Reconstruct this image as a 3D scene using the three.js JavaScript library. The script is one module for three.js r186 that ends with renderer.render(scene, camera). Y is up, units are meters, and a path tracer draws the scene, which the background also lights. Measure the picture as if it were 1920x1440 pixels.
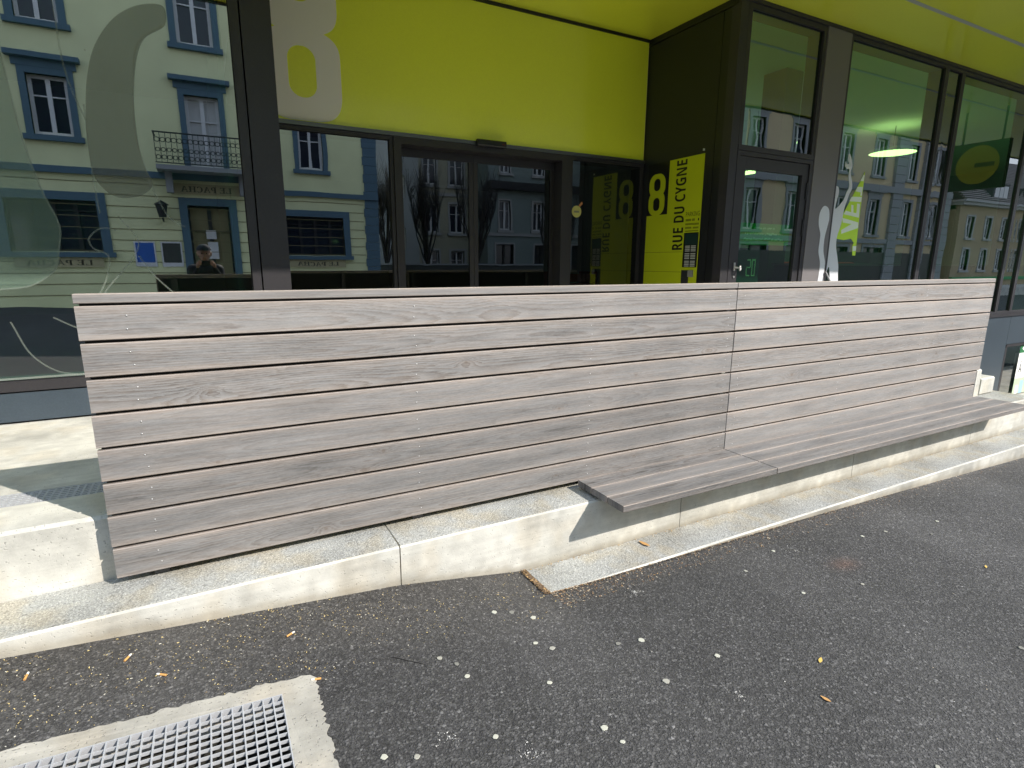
import * as THREE from 'three';
import { mergeGeometries } from 'three/addons/utils/BufferGeometryUtils.js';
import { MarchingCubes } from 'three/addons/objects/MarchingCubes.js';
import { RectAreaLightUniformsLib } from 'three/addons/lights/RectAreaLightUniformsLib.js';

// ---------------------------------------------------------------- camera, sky, sun, exposure
// metres; x runs along the street front, z towards the street, y = 0 is the top edge of the timber screen
const scene = new THREE.Scene();
const renderer = new THREE.WebGLRenderer({ antialias: true });
renderer.setSize(1024, 768);
renderer.toneMapping = THREE.LinearToneMapping;
renderer.toneMappingExposure = 3.0;
renderer.shadowMap.enabled = true;
const camera = new THREE.PerspectiveCamera(2 * Math.atan(720 / 1049.458) * 180 / Math.PI, 4 / 3, 0.01, 600);
camera.position.set(-3.2883, 0.1236, 2.7739);
camera.rotation.order = 'YXZ';
camera.rotation.set(-0.2114, -0.4917, 0.0044);
scene.add(camera);
const SKY = 0.78;
const SUN = new THREE.Vector3(0.72, 1.0, 1.0).normalize();
{ // clear, slightly hazy spring sky: pale towards the horizon, whiter round the sun
  const W = 512, H = 256, d = new Float32Array(W * H * 4);
  for (let j = 0; j < H; j++) for (let i = 0; i < W; i++) {
    const el = ((j + 0.5) / H - 0.5) * Math.PI, az = ((i + 0.5) / W - 0.5) * 2 * Math.PI, v = new THREE.Vector3(Math.cos(el) * Math.cos(az), Math.sin(el), Math.cos(el) * Math.sin(az));
    const h = Math.exp(-Math.max(0, Math.sin(el)) * 3.2), g = Math.exp(-Math.acos(Math.min(1, Math.max(-1, v.dot(SUN)))) * 2.4) * 0.30, k = (j * W + i) * 4;
    d[k] = 0.30 + 0.50 * h + g; d[k + 1] = 0.43 + 0.42 * h + g; d[k + 2] = 0.66 + 0.24 * h + g * 0.92; d[k + 3] = 1;
    if (el < 0) { d[k] = 0.30; d[k + 1] = 0.30; d[k + 2] = 0.29; }
  }
  const t = new THREE.DataTexture(d, W, H, THREE.RGBAFormat, THREE.FloatType); t.mapping = THREE.EquirectangularReflectionMapping; t.magFilter = t.minFilter = THREE.LinearFilter; t.needsUpdate = true;
  scene.background = t; scene.environment = t; scene.backgroundIntensity = scene.environmentIntensity = SKY;
}
const sun = new THREE.DirectionalLight(new THREE.Color(1.0, 0.93, 0.84), 2.05);
sun.position.copy(SUN).multiplyScalar(40);
sun.castShadow = true;
sun.shadow.camera.left = -15; sun.shadow.camera.right = 15; sun.shadow.camera.top = 15; sun.shadow.camera.bottom = -15;
sun.shadow.mapSize.set(4096, 4096);
scene.add(sun, sun.target);
RectAreaLightUniformsLib.init();

// ---------------------------------------------------------------- helpers
function rng(seed) { let s = seed >>> 0; return () => { s = (s + 0x6D2B79F5) >>> 0; let t = s; t = Math.imul(t ^ (t >>> 15), t | 1); t ^= t + Math.imul(t ^ (t >>> 7), t | 61); return ((t ^ (t >>> 14)) >>> 0) / 4294967296; }; }
const clamp = (v, a = 0, b = 1) => Math.min(b, Math.max(a, v));
const smooth = (a, b, v) => { const t = clamp((v - a) / (b - a)); return t * t * (3 - 2 * t); };
const mix = (a, b, t) => a + (b - a) * t;
const toSRGB = v => { v = clamp(v); return v <= 0.0031308 ? v * 12.92 : 1.055 * Math.pow(v, 1 / 2.4) - 0.055; };
// periodic value noise on a lattice of nx by ny cells
function hash2(x, y, s) { let h = Math.imul(x, 374761393) + Math.imul(y, 668265263) + Math.imul(s, 1274126177); h = Math.imul(h ^ (h >>> 13), 1274126177); return ((h ^ (h >>> 16)) >>> 0) / 4294967296; }
function pnoise(u, v, nx, ny, seed) {   // u, v in 0..1
  const x = u * nx, y = v * ny; let x0 = Math.floor(x), y0 = Math.floor(y); const fx = x - x0, fy = y - y0;
  const sx = fx * fx * (3 - 2 * fx), sy = fy * fy * (3 - 2 * fy);
  x0 = ((x0 % nx) + nx) % nx; y0 = ((y0 % ny) + ny) % ny; const x1 = (x0 + 1) % nx, y1 = (y0 + 1) % ny;
  return mix(mix(hash2(x0, y0, seed), hash2(x1, y0, seed), sx), mix(hash2(x0, y1, seed), hash2(x1, y1, seed), sx), sy);
}
function pfbm(u, v, n, oct, seed) { let s = 0, a = 0.5, t = 0; for (let o = 0; o < oct; o++) { s += a * pnoise(u, v, n << o, n << o, seed + o); t += a; a *= 0.5; } return s / t; }
function tex(w, h, fn, srgb, rx = 1, ry = 1) {
  const d = new Uint8Array(w * h * 4), c = [0, 0, 0];
  for (let j = 0; j < h; j++) for (let i = 0; i < w; i++) { fn(c, (i + 0.5) / w, (j + 0.5) / h, i, j); const k = (j * w + i) * 4; for (let q = 0; q < 3; q++) d[k + q] = 255 * (srgb ? toSRGB(c[q]) : clamp(c[q])) + 0.5; d[k + 3] = 255; }
  const t = new THREE.DataTexture(d, w, h); t.wrapS = t.wrapT = THREE.RepeatWrapping; t.magFilter = THREE.LinearFilter; t.minFilter = THREE.LinearMipmapLinearFilter; t.generateMipmaps = true;
  if (srgb) t.colorSpace = THREE.SRGBColorSpace; t.repeat.set(rx, ry); t.needsUpdate = true; return t;
}
const lin = (r, g, b) => new THREE.Color().setRGB(r, g, b);
const std = (c, rough = 0.7, metal = 0, more = {}) => new THREE.MeshStandardMaterial({ color: c, roughness: rough, metalness: metal, side: THREE.DoubleSide, ...more });

// box in world metres with uv in metres on every face
function bx(x0, x1, y0, y1, z0, z1) {
  const g = new THREE.BoxGeometry(x1 - x0, y1 - y0, z1 - z0).toNonIndexed(); g.translate((x0 + x1) / 2, (y0 + y1) / 2, (z0 + z1) / 2);
  return meterUV(g);
}
function meterUV(g) {
  if (g.index) g = g.toNonIndexed();
  const p = g.attributes.position, uv = new Float32Array(p.count * 2), a = new THREE.Vector3(), b = new THREE.Vector3(), c = new THREE.Vector3(), n = new THREE.Vector3();
  for (let i = 0; i < p.count; i += 3) {
    a.fromBufferAttribute(p, i); b.fromBufferAttribute(p, i + 1); c.fromBufferAttribute(p, i + 2);
    n.copy(b).sub(a).cross(c.clone().sub(a)); const ax = Math.abs(n.x), ay = Math.abs(n.y), az = Math.abs(n.z);
    [a, b, c].forEach((v, k) => { const q = ay >= ax && ay >= az ? [v.x, v.z] : az >= ax ? [v.x, v.y] : [v.z, v.y]; uv[(i + k) * 2] = q[0]; uv[(i + k) * 2 + 1] = q[1]; });
  }
  g.setAttribute('uv', new THREE.BufferAttribute(uv, 2)); return g;
}
// prism along x: profile is a closed list of [z, y]
function prismX(profile, x0, x1) {
  const pos = [], n = profile.length;
  const q = (a, b, c, d) => pos.push(...a, ...b, ...c, ...a, ...c, ...d);
  for (let i = 0; i < n; i++) { const [z0, y0] = profile[i], [z1, y1] = profile[(i + 1) % n]; q([x0, y0, z0], [x1, y0, z0], [x1, y1, z1], [x0, y1, z1]); }
  const tri = THREE.ShapeUtils.triangulateShape(profile.map(p => new THREE.Vector2(p[0], p[1])), []);
  for (const t of tri) for (const x of [x0, x1]) { const o = x === x0 ? t : [t[0], t[2], t[1]]; o.forEach(k => pos.push(x, profile[k][1], profile[k][0])); }
  const g = new THREE.BufferGeometry(); g.setAttribute('position', new THREE.Float32BufferAttribute(pos, 3)); g.computeVertexNormals(); return meterUV(g);
}
const chamfer = (z0, z1, y0, y1, b) => [[z1 - b, y0], [z1, y0 + b], [z1, y1 - b], [z1 - b, y1], [z0 + b, y1], [z0, y1 - b], [z0, y0 + b], [z0 + b, y0]];
function rod(a, b, r0, r1 = r0, seg = 8) {
  const A = new THREE.Vector3(...a), B = new THREE.Vector3(...b), d = B.clone().sub(A), L = d.length();
  const g = new THREE.CylinderGeometry(r1, r0, L, seg, 1); g.translate(0, L / 2, 0); g.applyQuaternion(new THREE.Quaternion().setFromUnitVectors(new THREE.Vector3(0, 1, 0), d.normalize())); g.translate(A.x, A.y, A.z); return g.toNonIndexed();
}
function clean(gs) { return gs.map(g => { g = g.index ? g.toNonIndexed() : g; for (const k of Object.keys(g.attributes)) if (!['position', 'normal', 'uv'].includes(k)) g.deleteAttribute(k); if (!g.attributes.uv) g.setAttribute('uv', new THREE.Float32BufferAttribute(new Float32Array(g.attributes.position.count * 2), 2)); return g; }); }
const used = {};
function numbered(n) { used[n] = (used[n] || 0) + 1; return used[n] === 1 ? n : n + '_' + String(used[n] - 1).padStart(3, '0'); }
function tag(o, label, category, group, kind) { o.userData.label = label; o.userData.category = category; if (group) o.userData.group = group; if (kind) o.userData.kind = kind; return o; }
function thing(name, label, category, at = [0, 0, 0], group) { const o = new THREE.Group(); o.name = numbered(name); o.position.set(...at); scene.add(o); return tag(o, label, category, group); }
// a mesh from geometries given in world metres, parented to a thing or part
function obj(name, gs, mat, parent) {
  gs = Array.isArray(gs) ? gs : [gs];
  const g = gs.length > 1 ? mergeGeometries(clean(gs)) : gs[0];
  const m = new THREE.Mesh(g, mat); m.castShadow = m.receiveShadow = true;
  if (!parent) { m.name = numbered(name); scene.add(m); return m; }
  m.name = name; parent.updateWorldMatrix(true, false);
  const inv = parent.matrixWorld.clone().invert(); g.applyMatrix4(inv); parent.add(m); return m;
}
function struct(name, gs, mat) { const m = obj(name, gs, mat); m.userData.kind = 'structure'; return m; }

// ---------------------------------------------------------------- materials
const concTex = tex(1024, 1024, (c, u, v) => {
  const big = pfbm(u, v, 3, 4, 11), mid = pfbm(u, v, 16, 4, 23), fine = pnoise(u, v, 400, 400, 31), board = pnoise(u, v, 2, 34, 47), streak = pnoise(u, v, 4, 130, 51);
  let k = 0.55 + (big - 0.5) * 0.30 + (mid - 0.5) * 0.22 + (fine - 0.5) * 0.06 + (board - 0.5) * 0.07 + (streak - 0.5) * 0.05;
  const pore = pnoise(u, v, 150, 150, 61); if (pore > 0.93 && mid > 0.5) k *= 0.6;
  const warm = smooth(0.5, 0.75, pfbm(u, v, 5, 3, 71));
  c[0] = k * mix(0.985, 1.0, warm); c[1] = k * mix(0.965, 0.945, warm); c[2] = k * mix(0.87, 0.81, warm);
}, true);
const concBump = tex(1024, 1024, (c, u, v) => { const pore = pnoise(u, v, 150, 150, 61); let k = 0.6 + 0.25 * (pfbm(u, v, 24, 5, 23) - 0.5) + 0.12 * (pnoise(u, v, 2, 34, 47) - 0.5); if (pore > 0.9) k -= 0.25; c[0] = c[1] = c[2] = k; }, false);
const concreteV = std(lin(1, 1, 1), 0.88, 0, { map: concTex, bumpMap: concBump, bumpScale: 0.004, vertexColors: true });
const concrete = std(lin(1, 1, 1), 0.88, 0, { map: concTex, bumpMap: concBump, bumpScale: 0.004 });
const graniteTex = tex(1024, 1024, (c, u, v) => {
  const a = pnoise(u, v, 230, 230, 5), b = pnoise(u, v, 330, 330, 6), d = pnoise(u, v, 140, 140, 7), big = pfbm(u, v, 4, 4, 8), st = pfbm(u, v, 7, 3, 19);
  let k = 0.37 + (big - 0.5) * 0.20 + (a - 0.5) * 0.19 + (b - 0.5) * 0.15;
  if (d > 0.8) k *= 0.75; if (a > 0.82) k *= 1.18;
  const w = smooth(0.42, 0.72, st); c[0] = k * mix(0.95, 1.0, w); c[1] = k * mix(0.95, 0.93, w); c[2] = k * mix(0.88, 0.76, w);
}, true);
const graniteBump = tex(1024, 1024, (c, u, v) => { c[0] = c[1] = c[2] = 0.5 + 0.5 * (pnoise(u, v, 230, 230, 5) - 0.5) + 0.4 * (pnoise(u, v, 110, 110, 9) - 0.5); }, false);
const granite = std(lin(1, 1, 1), 0.85, 0, { map: graniteTex, bumpMap: graniteBump, bumpScale: 0.004 });
// asphalt: packed stones as Voronoi cells, 1.5 m tile
const AN = 135;
function cells(u, v, n, seed) {
  const x = u * n, y = v * n, xi = Math.floor(x), yi = Math.floor(y); let d1 = 9, d2 = 9, id = 0;
  for (let j = -1; j <= 1; j++) for (let i = -1; i <= 1; i++) {
    const cx = (xi + i + n) % n, cy = (yi + j + n) % n, px = xi + i + 0.02 + 0.96 * hash2(cx, cy, seed), py = yi + j + 0.02 + 0.96 * hash2(cx, cy, seed + 1);
    const d = (px - x) ** 2 + (py - y) ** 2; if (d < d1) { d2 = d1; d1 = d; id = cx * 7919 + cy; } else if (d < d2) d2 = d;
  }
  return [Math.sqrt(d1), Math.sqrt(d2), id];
}
const asphA = new Float32Array(1024 * 1024 * 2);
for (let j = 0; j < 1024; j++) for (let i = 0; i < 1024; i++) {
  const [a, b, id] = cells((i + .5) / 1024, (j + .5) / 1024, AN, 91); const k = (j * 1024 + i) * 2;
  const U = (i + .5) / 1024, V = (j + .5) / 1024, wob = 0.35 * (pnoise(U, V, 300, 300, 71) - 0.5), [a2, b2, id2] = cells(U, V, 260, 55);
  const A = smooth(-0.05, 0.55, b - a + wob) * (0.2 + 0.8 * hash2(id, 3, 17)), B = smooth(-0.05, 0.5, b2 - a2 + wob) * (0.1 + 0.9 * hash2(id2, 5, 19));
  asphA[k] = hash2(id, 21, 7) < 0.45 ? 0.25 + 0.75 * A : 0.65 * B + 0.15 * A; asphA[k + 1] = hash2(id, 9, 33);
}
const asphTex = tex(1024, 1024, (c, u, v, i, j) => {
  const h = asphA[(j * 1024 + i) * 2], r = asphA[(j * 1024 + i) * 2 + 1], big = pfbm(u, v, 3, 4, 41), fine = pnoise(u, v, 500, 500, 43);
  let k = 0.027 + 0.086 * h * (0.5 + r) + (big - 0.5) * 0.035 + (fine - 0.5) * 0.03; if (r > 0.993) k += 0.07;
  c[0] = k * 1.0; c[1] = k * 0.975; c[2] = k * 0.955;
}, true, 1 / 1.5, 1 / 1.5);
const asphBump = tex(1024, 1024, (c, u, v, i, j) => { c[0] = c[1] = c[2] = 0.15 + 0.75 * asphA[(j * 1024 + i) * 2] + 0.1 * pnoise(u, v, 300, 300, 44); }, false, 1 / 1.5, 1 / 1.5);
const asphalt = std(lin(1, 1, 1), 0.82, 0, { map: asphTex, bumpMap: asphBump, bumpScale: 0.006, vertexColors: true });

// weathered larch: one row of the atlas per plank (26 rows of 78 pixels)
const ROWS = 26, RH = 78, AW = 2048, AH = 2048, PL = 3.78, PHt = 0.14;
const woodC = new Uint8Array(AW * AH * 4), woodB = new Uint8Array(AW * AH * 4);
{
  const R = rng(77);
  for (let r = 0; r < ROWS; r++) {
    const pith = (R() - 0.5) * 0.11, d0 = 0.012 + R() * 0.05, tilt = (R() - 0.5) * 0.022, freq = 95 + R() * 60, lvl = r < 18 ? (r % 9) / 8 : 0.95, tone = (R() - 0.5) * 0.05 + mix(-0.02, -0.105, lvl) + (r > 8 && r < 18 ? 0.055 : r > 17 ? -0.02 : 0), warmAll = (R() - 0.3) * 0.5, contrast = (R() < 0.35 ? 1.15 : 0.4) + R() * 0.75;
    const knots = []; const nk = R() < 0.25 ? 0 : 1 + Math.floor(R() * 3); for (let k = 0; k < nk; k++) knots.push([R() * PL, (R() - 0.5) * 0.11, 0.006 + R() * 0.011, R()]);
    for (let j = 0; j < RH; j++) {
      const y = ((j + 0.5) / RH - 0.5) * PHt;
      for (let i = 0; i < AW; i++) {
        const x = (i + 0.5) / AW * PL;
        let yy = y - pith + 0.030 * (pnoise(x / 8, r * 0.37, 16, 64, 3) - 0.5) + 0.006 * (pnoise(x / 8, y * 3 + r, 80, 64, 4) - 0.5), dd = d0 + tilt * (x - PL / 2) + 0.05 * (pnoise(x / 8, r * 0.61, 10, 64, 5) - 0.5) + 0.012 * (pnoise(x / 8, r * 0.83, 34, 64, 6) - 0.5);
        let ring = Math.sqrt(yy * yy * 0.8 + dd * dd) * freq, kn = 0, halo = 0;
        for (const [kx, ky, kr, kt] of knots) { const ex = (x - kx) / (kr * 2.4), ey = (y - ky) / kr, q = ex * ex + ey * ey; ring += 2.6 * Math.exp(-q * 0.28) * (kt > 0.5 ? 1 : -1); const near = Math.hypot((x - kx) / (kr * 1.15), (y - ky) / kr); kn = Math.max(kn, smooth(1.0, 0.55, near)); halo = Math.max(halo, Math.exp(-q * 0.5)); }
        ring += 0.35 * pnoise(x / 8, y * 4 + r * 0.9, 120, 180, 8);
        const f = ring - Math.floor(ring), late = Math.pow(f, 2.2) * smooth(1.0, 0.93, f);
        const streak = pnoise(x / 8, y / 0.14 * 0.5 + r, 130, 64, 12), fib = pnoise(x / 8, y + r * 0.21, 900, 3000, 13), fib2 = pnoise(x / 8, y + r * 0.31, 420, 1400, 14), blot = pnoise(x / 8, y * 1.2 + r * 0.5, 28, 24, 15), blot2 = pnoise(x / 8, y * 2 + r * 0.7, 70, 60, 16);
        const e = Math.min(j + 0.5, RH - j - 0.5) / RH * PHt, edge = Math.exp(-e / 0.012) * 0.95 + 0.35 * Math.exp(-e / 0.028);
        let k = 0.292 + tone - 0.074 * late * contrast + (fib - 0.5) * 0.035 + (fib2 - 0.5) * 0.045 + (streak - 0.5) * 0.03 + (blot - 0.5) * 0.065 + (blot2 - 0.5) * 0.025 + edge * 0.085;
        let warm = clamp(edge * 0.85 + late * 0.45 * contrast + warmAll * 0.22 + (blot2 - 0.5) * 0.5 + halo * 0.35);
        k *= 1 - 0.15 * kn - 0.06 * halo; warm = clamp(warm + kn * 0.4);
        const q = ((r * RH + j) * AW + i) * 4;
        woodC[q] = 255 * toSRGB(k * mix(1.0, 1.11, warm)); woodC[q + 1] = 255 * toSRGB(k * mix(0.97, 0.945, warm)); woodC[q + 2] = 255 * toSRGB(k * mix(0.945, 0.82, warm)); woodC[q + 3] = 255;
        const b = 0.5 + 0.25 * late + (fib2 - 0.5) * 0.3 + (fib - 0.5) * 0.2; woodB[q] = woodB[q + 1] = woodB[q + 2] = 255 * clamp(b); woodB[q + 3] = 255;
      }
    }
  }
}
function rawTex(d, srgb) { const t = new THREE.DataTexture(d, AW, AH); t.magFilter = THREE.LinearFilter; t.minFilter = THREE.LinearMipmapLinearFilter; t.generateMipmaps = true; if (srgb) t.colorSpace = THREE.SRGBColorSpace; t.needsUpdate = true; return t; }
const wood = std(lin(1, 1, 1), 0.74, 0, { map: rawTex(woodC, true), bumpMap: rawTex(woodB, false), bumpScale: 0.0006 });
const steel = std(lin(0.10, 0.10, 0.105), 0.5, 0.6);
const screwMat = std(lin(0.62, 0.61, 0.60), 0.42, 0.8);
const galv = std(lin(0.55, 0.56, 0.58), 0.5, 0.35, { bumpMap: concBump, bumpScale: 0.001 });
const cladTex = tex(512, 512, (c, u, v) => { const k = 0.036 + (pfbm(u, v, 4, 4, 81) - 0.5) * 0.008 + (pnoise(u, v, 256, 256, 83) - 0.5) * 0.006; c[0] = k * 1.03; c[1] = k * 0.96; c[2] = k * 1.08; }, true, 0.7, 0.7);
const clad = new THREE.MeshPhysicalMaterial({ color: lin(1, 1, 1), map: cladTex, roughness: 0.42, metalness: 0.15, side: THREE.DoubleSide });
const cladDark = new THREE.MeshPhysicalMaterial({ color: lin(0.012, 0.013, 0.014), roughness: 0.35, metalness: 0, side: THREE.DoubleSide });
const cladBlue = new THREE.MeshPhysicalMaterial({ color: lin(1.35, 2.0, 2.3), map: cladTex, roughness: 0.4, metalness: 0.1, side: THREE.DoubleSide });
const gasket = std(lin(0.008, 0.008, 0.009), 0.6);
const limeTex = tex(512, 512, (c, u, v) => { const k = 1 + (pfbm(u, v, 3, 4, 15) - 0.5) * 0.05 + (pnoise(u, v, 256, 256, 18) - 0.5) * 0.05; c[0] = 0.87 * k; c[1] = 0.92 * k; c[2] = 0.055 * k; }, true, 0.5, 0.5);
const lime = new THREE.MeshPhysicalMaterial({ color: lin(1, 1, 1), map: limeTex, roughness: 0.34, clearcoat: 1, clearcoatRoughness: 0.12, side: THREE.DoubleSide });
const limeMatt = std(lin(1, 1, 1), 0.6, 0, { map: limeTex });
const cream = std(lin(0.90, 0.86, 0.90), 0.5);
const waveTex = tex(256, 256, (c, u, v) => { c[0] = c[1] = c[2] = pfbm(u, v, 3, 3, 57); }, false);
const glass = new THREE.MeshPhysicalMaterial({ color: lin(0.30, 0.58, 0.46), roughness: 0, metalness: 0, transmission: 1, thickness: 0, ior: 3.8, bumpMap: waveTex, bumpScale: 0.0007, side: THREE.DoubleSide });
const glassR = new THREE.MeshPhysicalMaterial({ color: lin(0.30, 0.74, 0.38), roughness: 0, metalness: 0, transmission: 1, thickness: 0, ior: 2.75, bumpMap: waveTex, bumpScale: 0.0007, side: THREE.DoubleSide });
const glassDark = new THREE.MeshPhysicalMaterial({ color: lin(0.20, 0.26, 0.24), roughness: 0, metalness: 0, transmission: 1, thickness: 0, ior: 3.4, bumpMap: waveTex, bumpScale: 0.0004, side: THREE.DoubleSide });
const film = (r, g, b, o) => new THREE.MeshStandardMaterial({ color: lin(r, g, b), roughness: 0.8, transparent: true, opacity: o, side: THREE.DoubleSide });
const white = std(lin(0.75, 0.75, 0.72), 0.6);
const interiorMat = std(lin(0.26, 0.34, 0.33), 0.9);
const ceilMat = std(lin(0.6, 0.6, 0.58), 0.9);

// ---------------------------------------------------------------- ground
const XN = [-60, -9, -6, -4.12, -2.57, -1.84, -1.5, -0.5, 0.3, 1.5, 3.6, 8, 60], YN = [-1.1, -1.1, -1.22, -1.351, -1.49, -1.609, -1.623, -1.637, -1.65, -1.68, -1.745, -1.88, -1.95];
const interp = (x, X, Y) => { if (x <= X[0]) return Y[0]; for (let i = 1; i < X.length; i++) if (x <= X[i]) return mix(Y[i - 1], Y[i], (x - X[i - 1]) / (X[i] - X[i - 1])); return Y[Y.length - 1]; };
const groundY = (x, z) => { if (x > -1.815 && z < 0.484) return -1.68; const n = interp(x, XN, YN), f = -1.37 - 0.06 * (clamp(x, -8, 8) + 4); return mix(n, f, smooth(0.3, 1.6, z)); };
{
  const line = (segs) => { const o = []; for (const [a, b, n] of segs) for (let i = 0; i < n; i++) o.push(a + (b - a) * i / n); o.push(segs[segs.length - 1][1]); return o; };
  const X = line([[-60, -8, 8], [-8, -4.62, 40], [-4.62, -3.15, 40], [-3.15, -1.82, 28], [-1.82, -1.812, 1], [-1.812, 4.2, 120], [4.2, 12, 30], [12, 90, 10]]), Z = line([[-0.06, 0.48, 18], [0.48, 0.488, 1], [0.488, 0.79, 10], [0.79, 1.85, 26], [1.85, 3.2, 30], [3.2, 13.5, 24]]);
  const pos = [], col = [], uv = [], idx = [];
  for (const z of Z) for (const x of X) {
    pos.push(x, groundY(x, z), z); uv.push(x, z);
    // dust and grit gathered by the kerb, an old rust stain, faint tyre-polished patches
    const dust = smooth(0.95, 0.28, z + 0.18 * (pnoise(x / 16 + 4, z / 16 + 4, 64, 64, 7) - 0.5)) * (x < -1.8 ? 1 : smooth(1.1, 0.45, z));
    const patch = pfbm(x / 32 + 3, z / 32 + 3, 32, 3, 29), rust = Math.exp(-(((x + 0.10) / 0.09) ** 2 + ((z - 1.03) / 0.05) ** 2)), bright = (1 + (patch - 0.5) * 0.45) * (1 + 0.16 * smooth(-2.5, 2, x));  // bright also rises to the right: paler wear plus grazing light painted in
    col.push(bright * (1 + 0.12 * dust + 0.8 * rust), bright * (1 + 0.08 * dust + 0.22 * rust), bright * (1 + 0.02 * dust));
  }
  const W = X.length;
  for (let j = 0; j < Z.length - 1; j++) for (let i = 0; i < W - 1; i++) {
    const cx = (X[i] + X[i + 1]) / 2, cz = (Z[j] + Z[j + 1]) / 2; if (cx > -4.62 && cx < -3.15 && cz > 0.79 && cz < 1.85) continue;
    const a = j * W + i; idx.push(a, a + W, a + 1, a + 1, a + W, a + W + 1);
  }
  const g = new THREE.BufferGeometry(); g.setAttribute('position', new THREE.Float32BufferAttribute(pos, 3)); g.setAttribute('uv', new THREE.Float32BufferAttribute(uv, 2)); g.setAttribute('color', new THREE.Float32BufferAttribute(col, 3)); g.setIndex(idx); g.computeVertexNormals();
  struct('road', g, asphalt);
}
struct('ground', bx(-150, 150, -3.2, -3.0, -80, 150), std(lin(0.12, 0.12, 0.12), 0.9));
struct('pavement', bx(-60, 90, -3.0, -1.46, 13.5, 16.2), concrete);

// terrace in front of the building and in the entrance recess
{
  struct('terrace', [prismX([[-0.09, -1.6], [-0.09, -0.985], [-0.105, -0.97], [-0.40, -0.968], [-0.40, -1.01], [-0.58, -1.01], [-0.58, -0.968], [-3.9, -0.966], [-3.9, -1.6]], -8.5, 3.70)], concrete);
  const strip = thing('channel_grate', 'narrow mesh drain channel set into the concrete terrace behind the timber screen', 'drain', [-2, -0.975, -0.49]);
  const bars = []; for (let i = 0; i < 7; i++) { const z = -0.572 + 0.164 * i / 6; bars.push(bx(-8.4, 3.6, -0.985, -0.969, z - 0.006, z + 0.006)); }
  obj('bar', bars, galv, strip).userData.kind = 'stuff';
  const cr = []; for (let x = -6; x < 3.6; x += 0.03) cr.push(bx(x, x + 0.009, -0.984, -0.9705, -0.572, -0.408));
  obj('cross_bar', cr, galv, strip).userData.kind = 'stuff';
}

// a face towards the street, finely divided, with grime at its foot and rain streaks from its top
function streetFace(x0, x1, y0, y1, z, foot) {
  const g = new THREE.PlaneGeometry(x1 - x0, y1 - y0, Math.max(2, Math.round((x1 - x0) / 0.03)), Math.round((y1 - y0) / 0.02)).toNonIndexed(); g.translate((x0 + x1) / 2, (y0 + y1) / 2, z); meterUV(g);
  const p = g.attributes.position, col = new Float32Array(p.count * 3);
  for (let i = 0; i < p.count; i++) {
    const x = p.getX(i), y = p.getY(i), d = y - foot(x), n = pnoise(x / 8 + 4, y / 8 + 4, 160, 160, 61), n2 = pnoise(x / 8 + 4, 0.3, 110, 8, 62);
    const grime = clamp(smooth(0.035 + 0.05 * n, 0.0, d) * 0.9 + 0.35 * smooth(0.16 * n2 + 0.03, 0.0, d)), drip = smooth(0.62, 0.9, n2) * smooth(0.02 + 0.35 * n2, 0.0, y1 - y) * 0.16, k = 1 - drip;
    col[i * 3] = k * (1 - 0.30 * grime); col[i * 3 + 1] = k * (1 - 0.34 * grime); col[i * 3 + 2] = k * (1 - 0.40 * grime);
  }
  g.setAttribute('color', new THREE.BufferAttribute(col, 3)); return g;
}
// concrete plinth that carries the screen: precast blocks with washed granite treads
const plinth = thing('plinth_wall', 'long pale concrete plinth of precast blocks under the timber screen and seat', 'wall', [0.3, -1.278, 0]);
{
  const J = [-8.5, -6.45, -4.5, -2.56, -0.63, 1.3, 3.25, 4.56];
  for (let i = 0; i < J.length - 1; i++) {
    const a = J[i] + 0.003, b = J[i + 1] - 0.003, far = b > 4 ? -0.55 : -0.088;
    obj('block', prismX([[0.22, -2.2], [0.22, -1.286], [0.212, -1.278], [far, -1.278], [far, -2.2]], a, b), concrete, plinth);
    obj('face', streetFace(a, b, -2.0, -1.2865, 0.2206, x => x > -1.82 ? -1.614 : groundY(x, 0.23)), concreteV, plinth);
    obj('tread', prismX([[0.211, -1.279], [0.211, -1.2755], [0.207, -1.2745], [far + 0.003, -1.2745], [far + 0.003, -1.279]], a + 0.001, b - 0.001), granite, plinth);
  }
  obj('end_pier', prismX(chamfer(-0.4, 0.004, -1.274, -0.937, 0.012), 3.705, 3.80), concrete, plinth);
  obj('upstand', prismX(chamfer(-0.5, -0.10, -1.274, -1.087, 0.014), 4.10, 4.40), concrete, plinth);
}
// kerb along the street
{
  const kerb = thing('kerb', 'low granite kerb step running along the foot of the concrete plinth', 'kerb', [1.2, -1.7, 0.35]); kerb.userData.kind = 'structure';
  const J = [-1.82, -0.82, 0.19, 1.2, 2.2, 3.2, 4.2, 5.2, 6.2, 7.2, 8.2, 9.2];
  for (let i = 0; i < J.length - 1; i++) {
    const a = J[i] + 0.001, b = J[i + 1] - 0.001;
    obj('kerb_stone', prismX([[0.487, -2.3], [0.49, -1.623], [0.481, -1.615], [0.2225, -1.615], [0.2225, -2.3]], a, b), concrete, kerb);
    obj('face', streetFace(a, b, -2.0, -1.6235, 0.4906, x => groundY(x, 0.5)), concreteV, kerb);
    obj('tread', prismX([[0.480, -1.616], [0.480, -1.613], [0.2235, -1.612], [0.2235, -1.616]], a, b), granite, kerb);
  }
}
struct('path', bx(3.82, 60, -3.0, -2.42, -3.9, -0.56), concrete);

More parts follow.
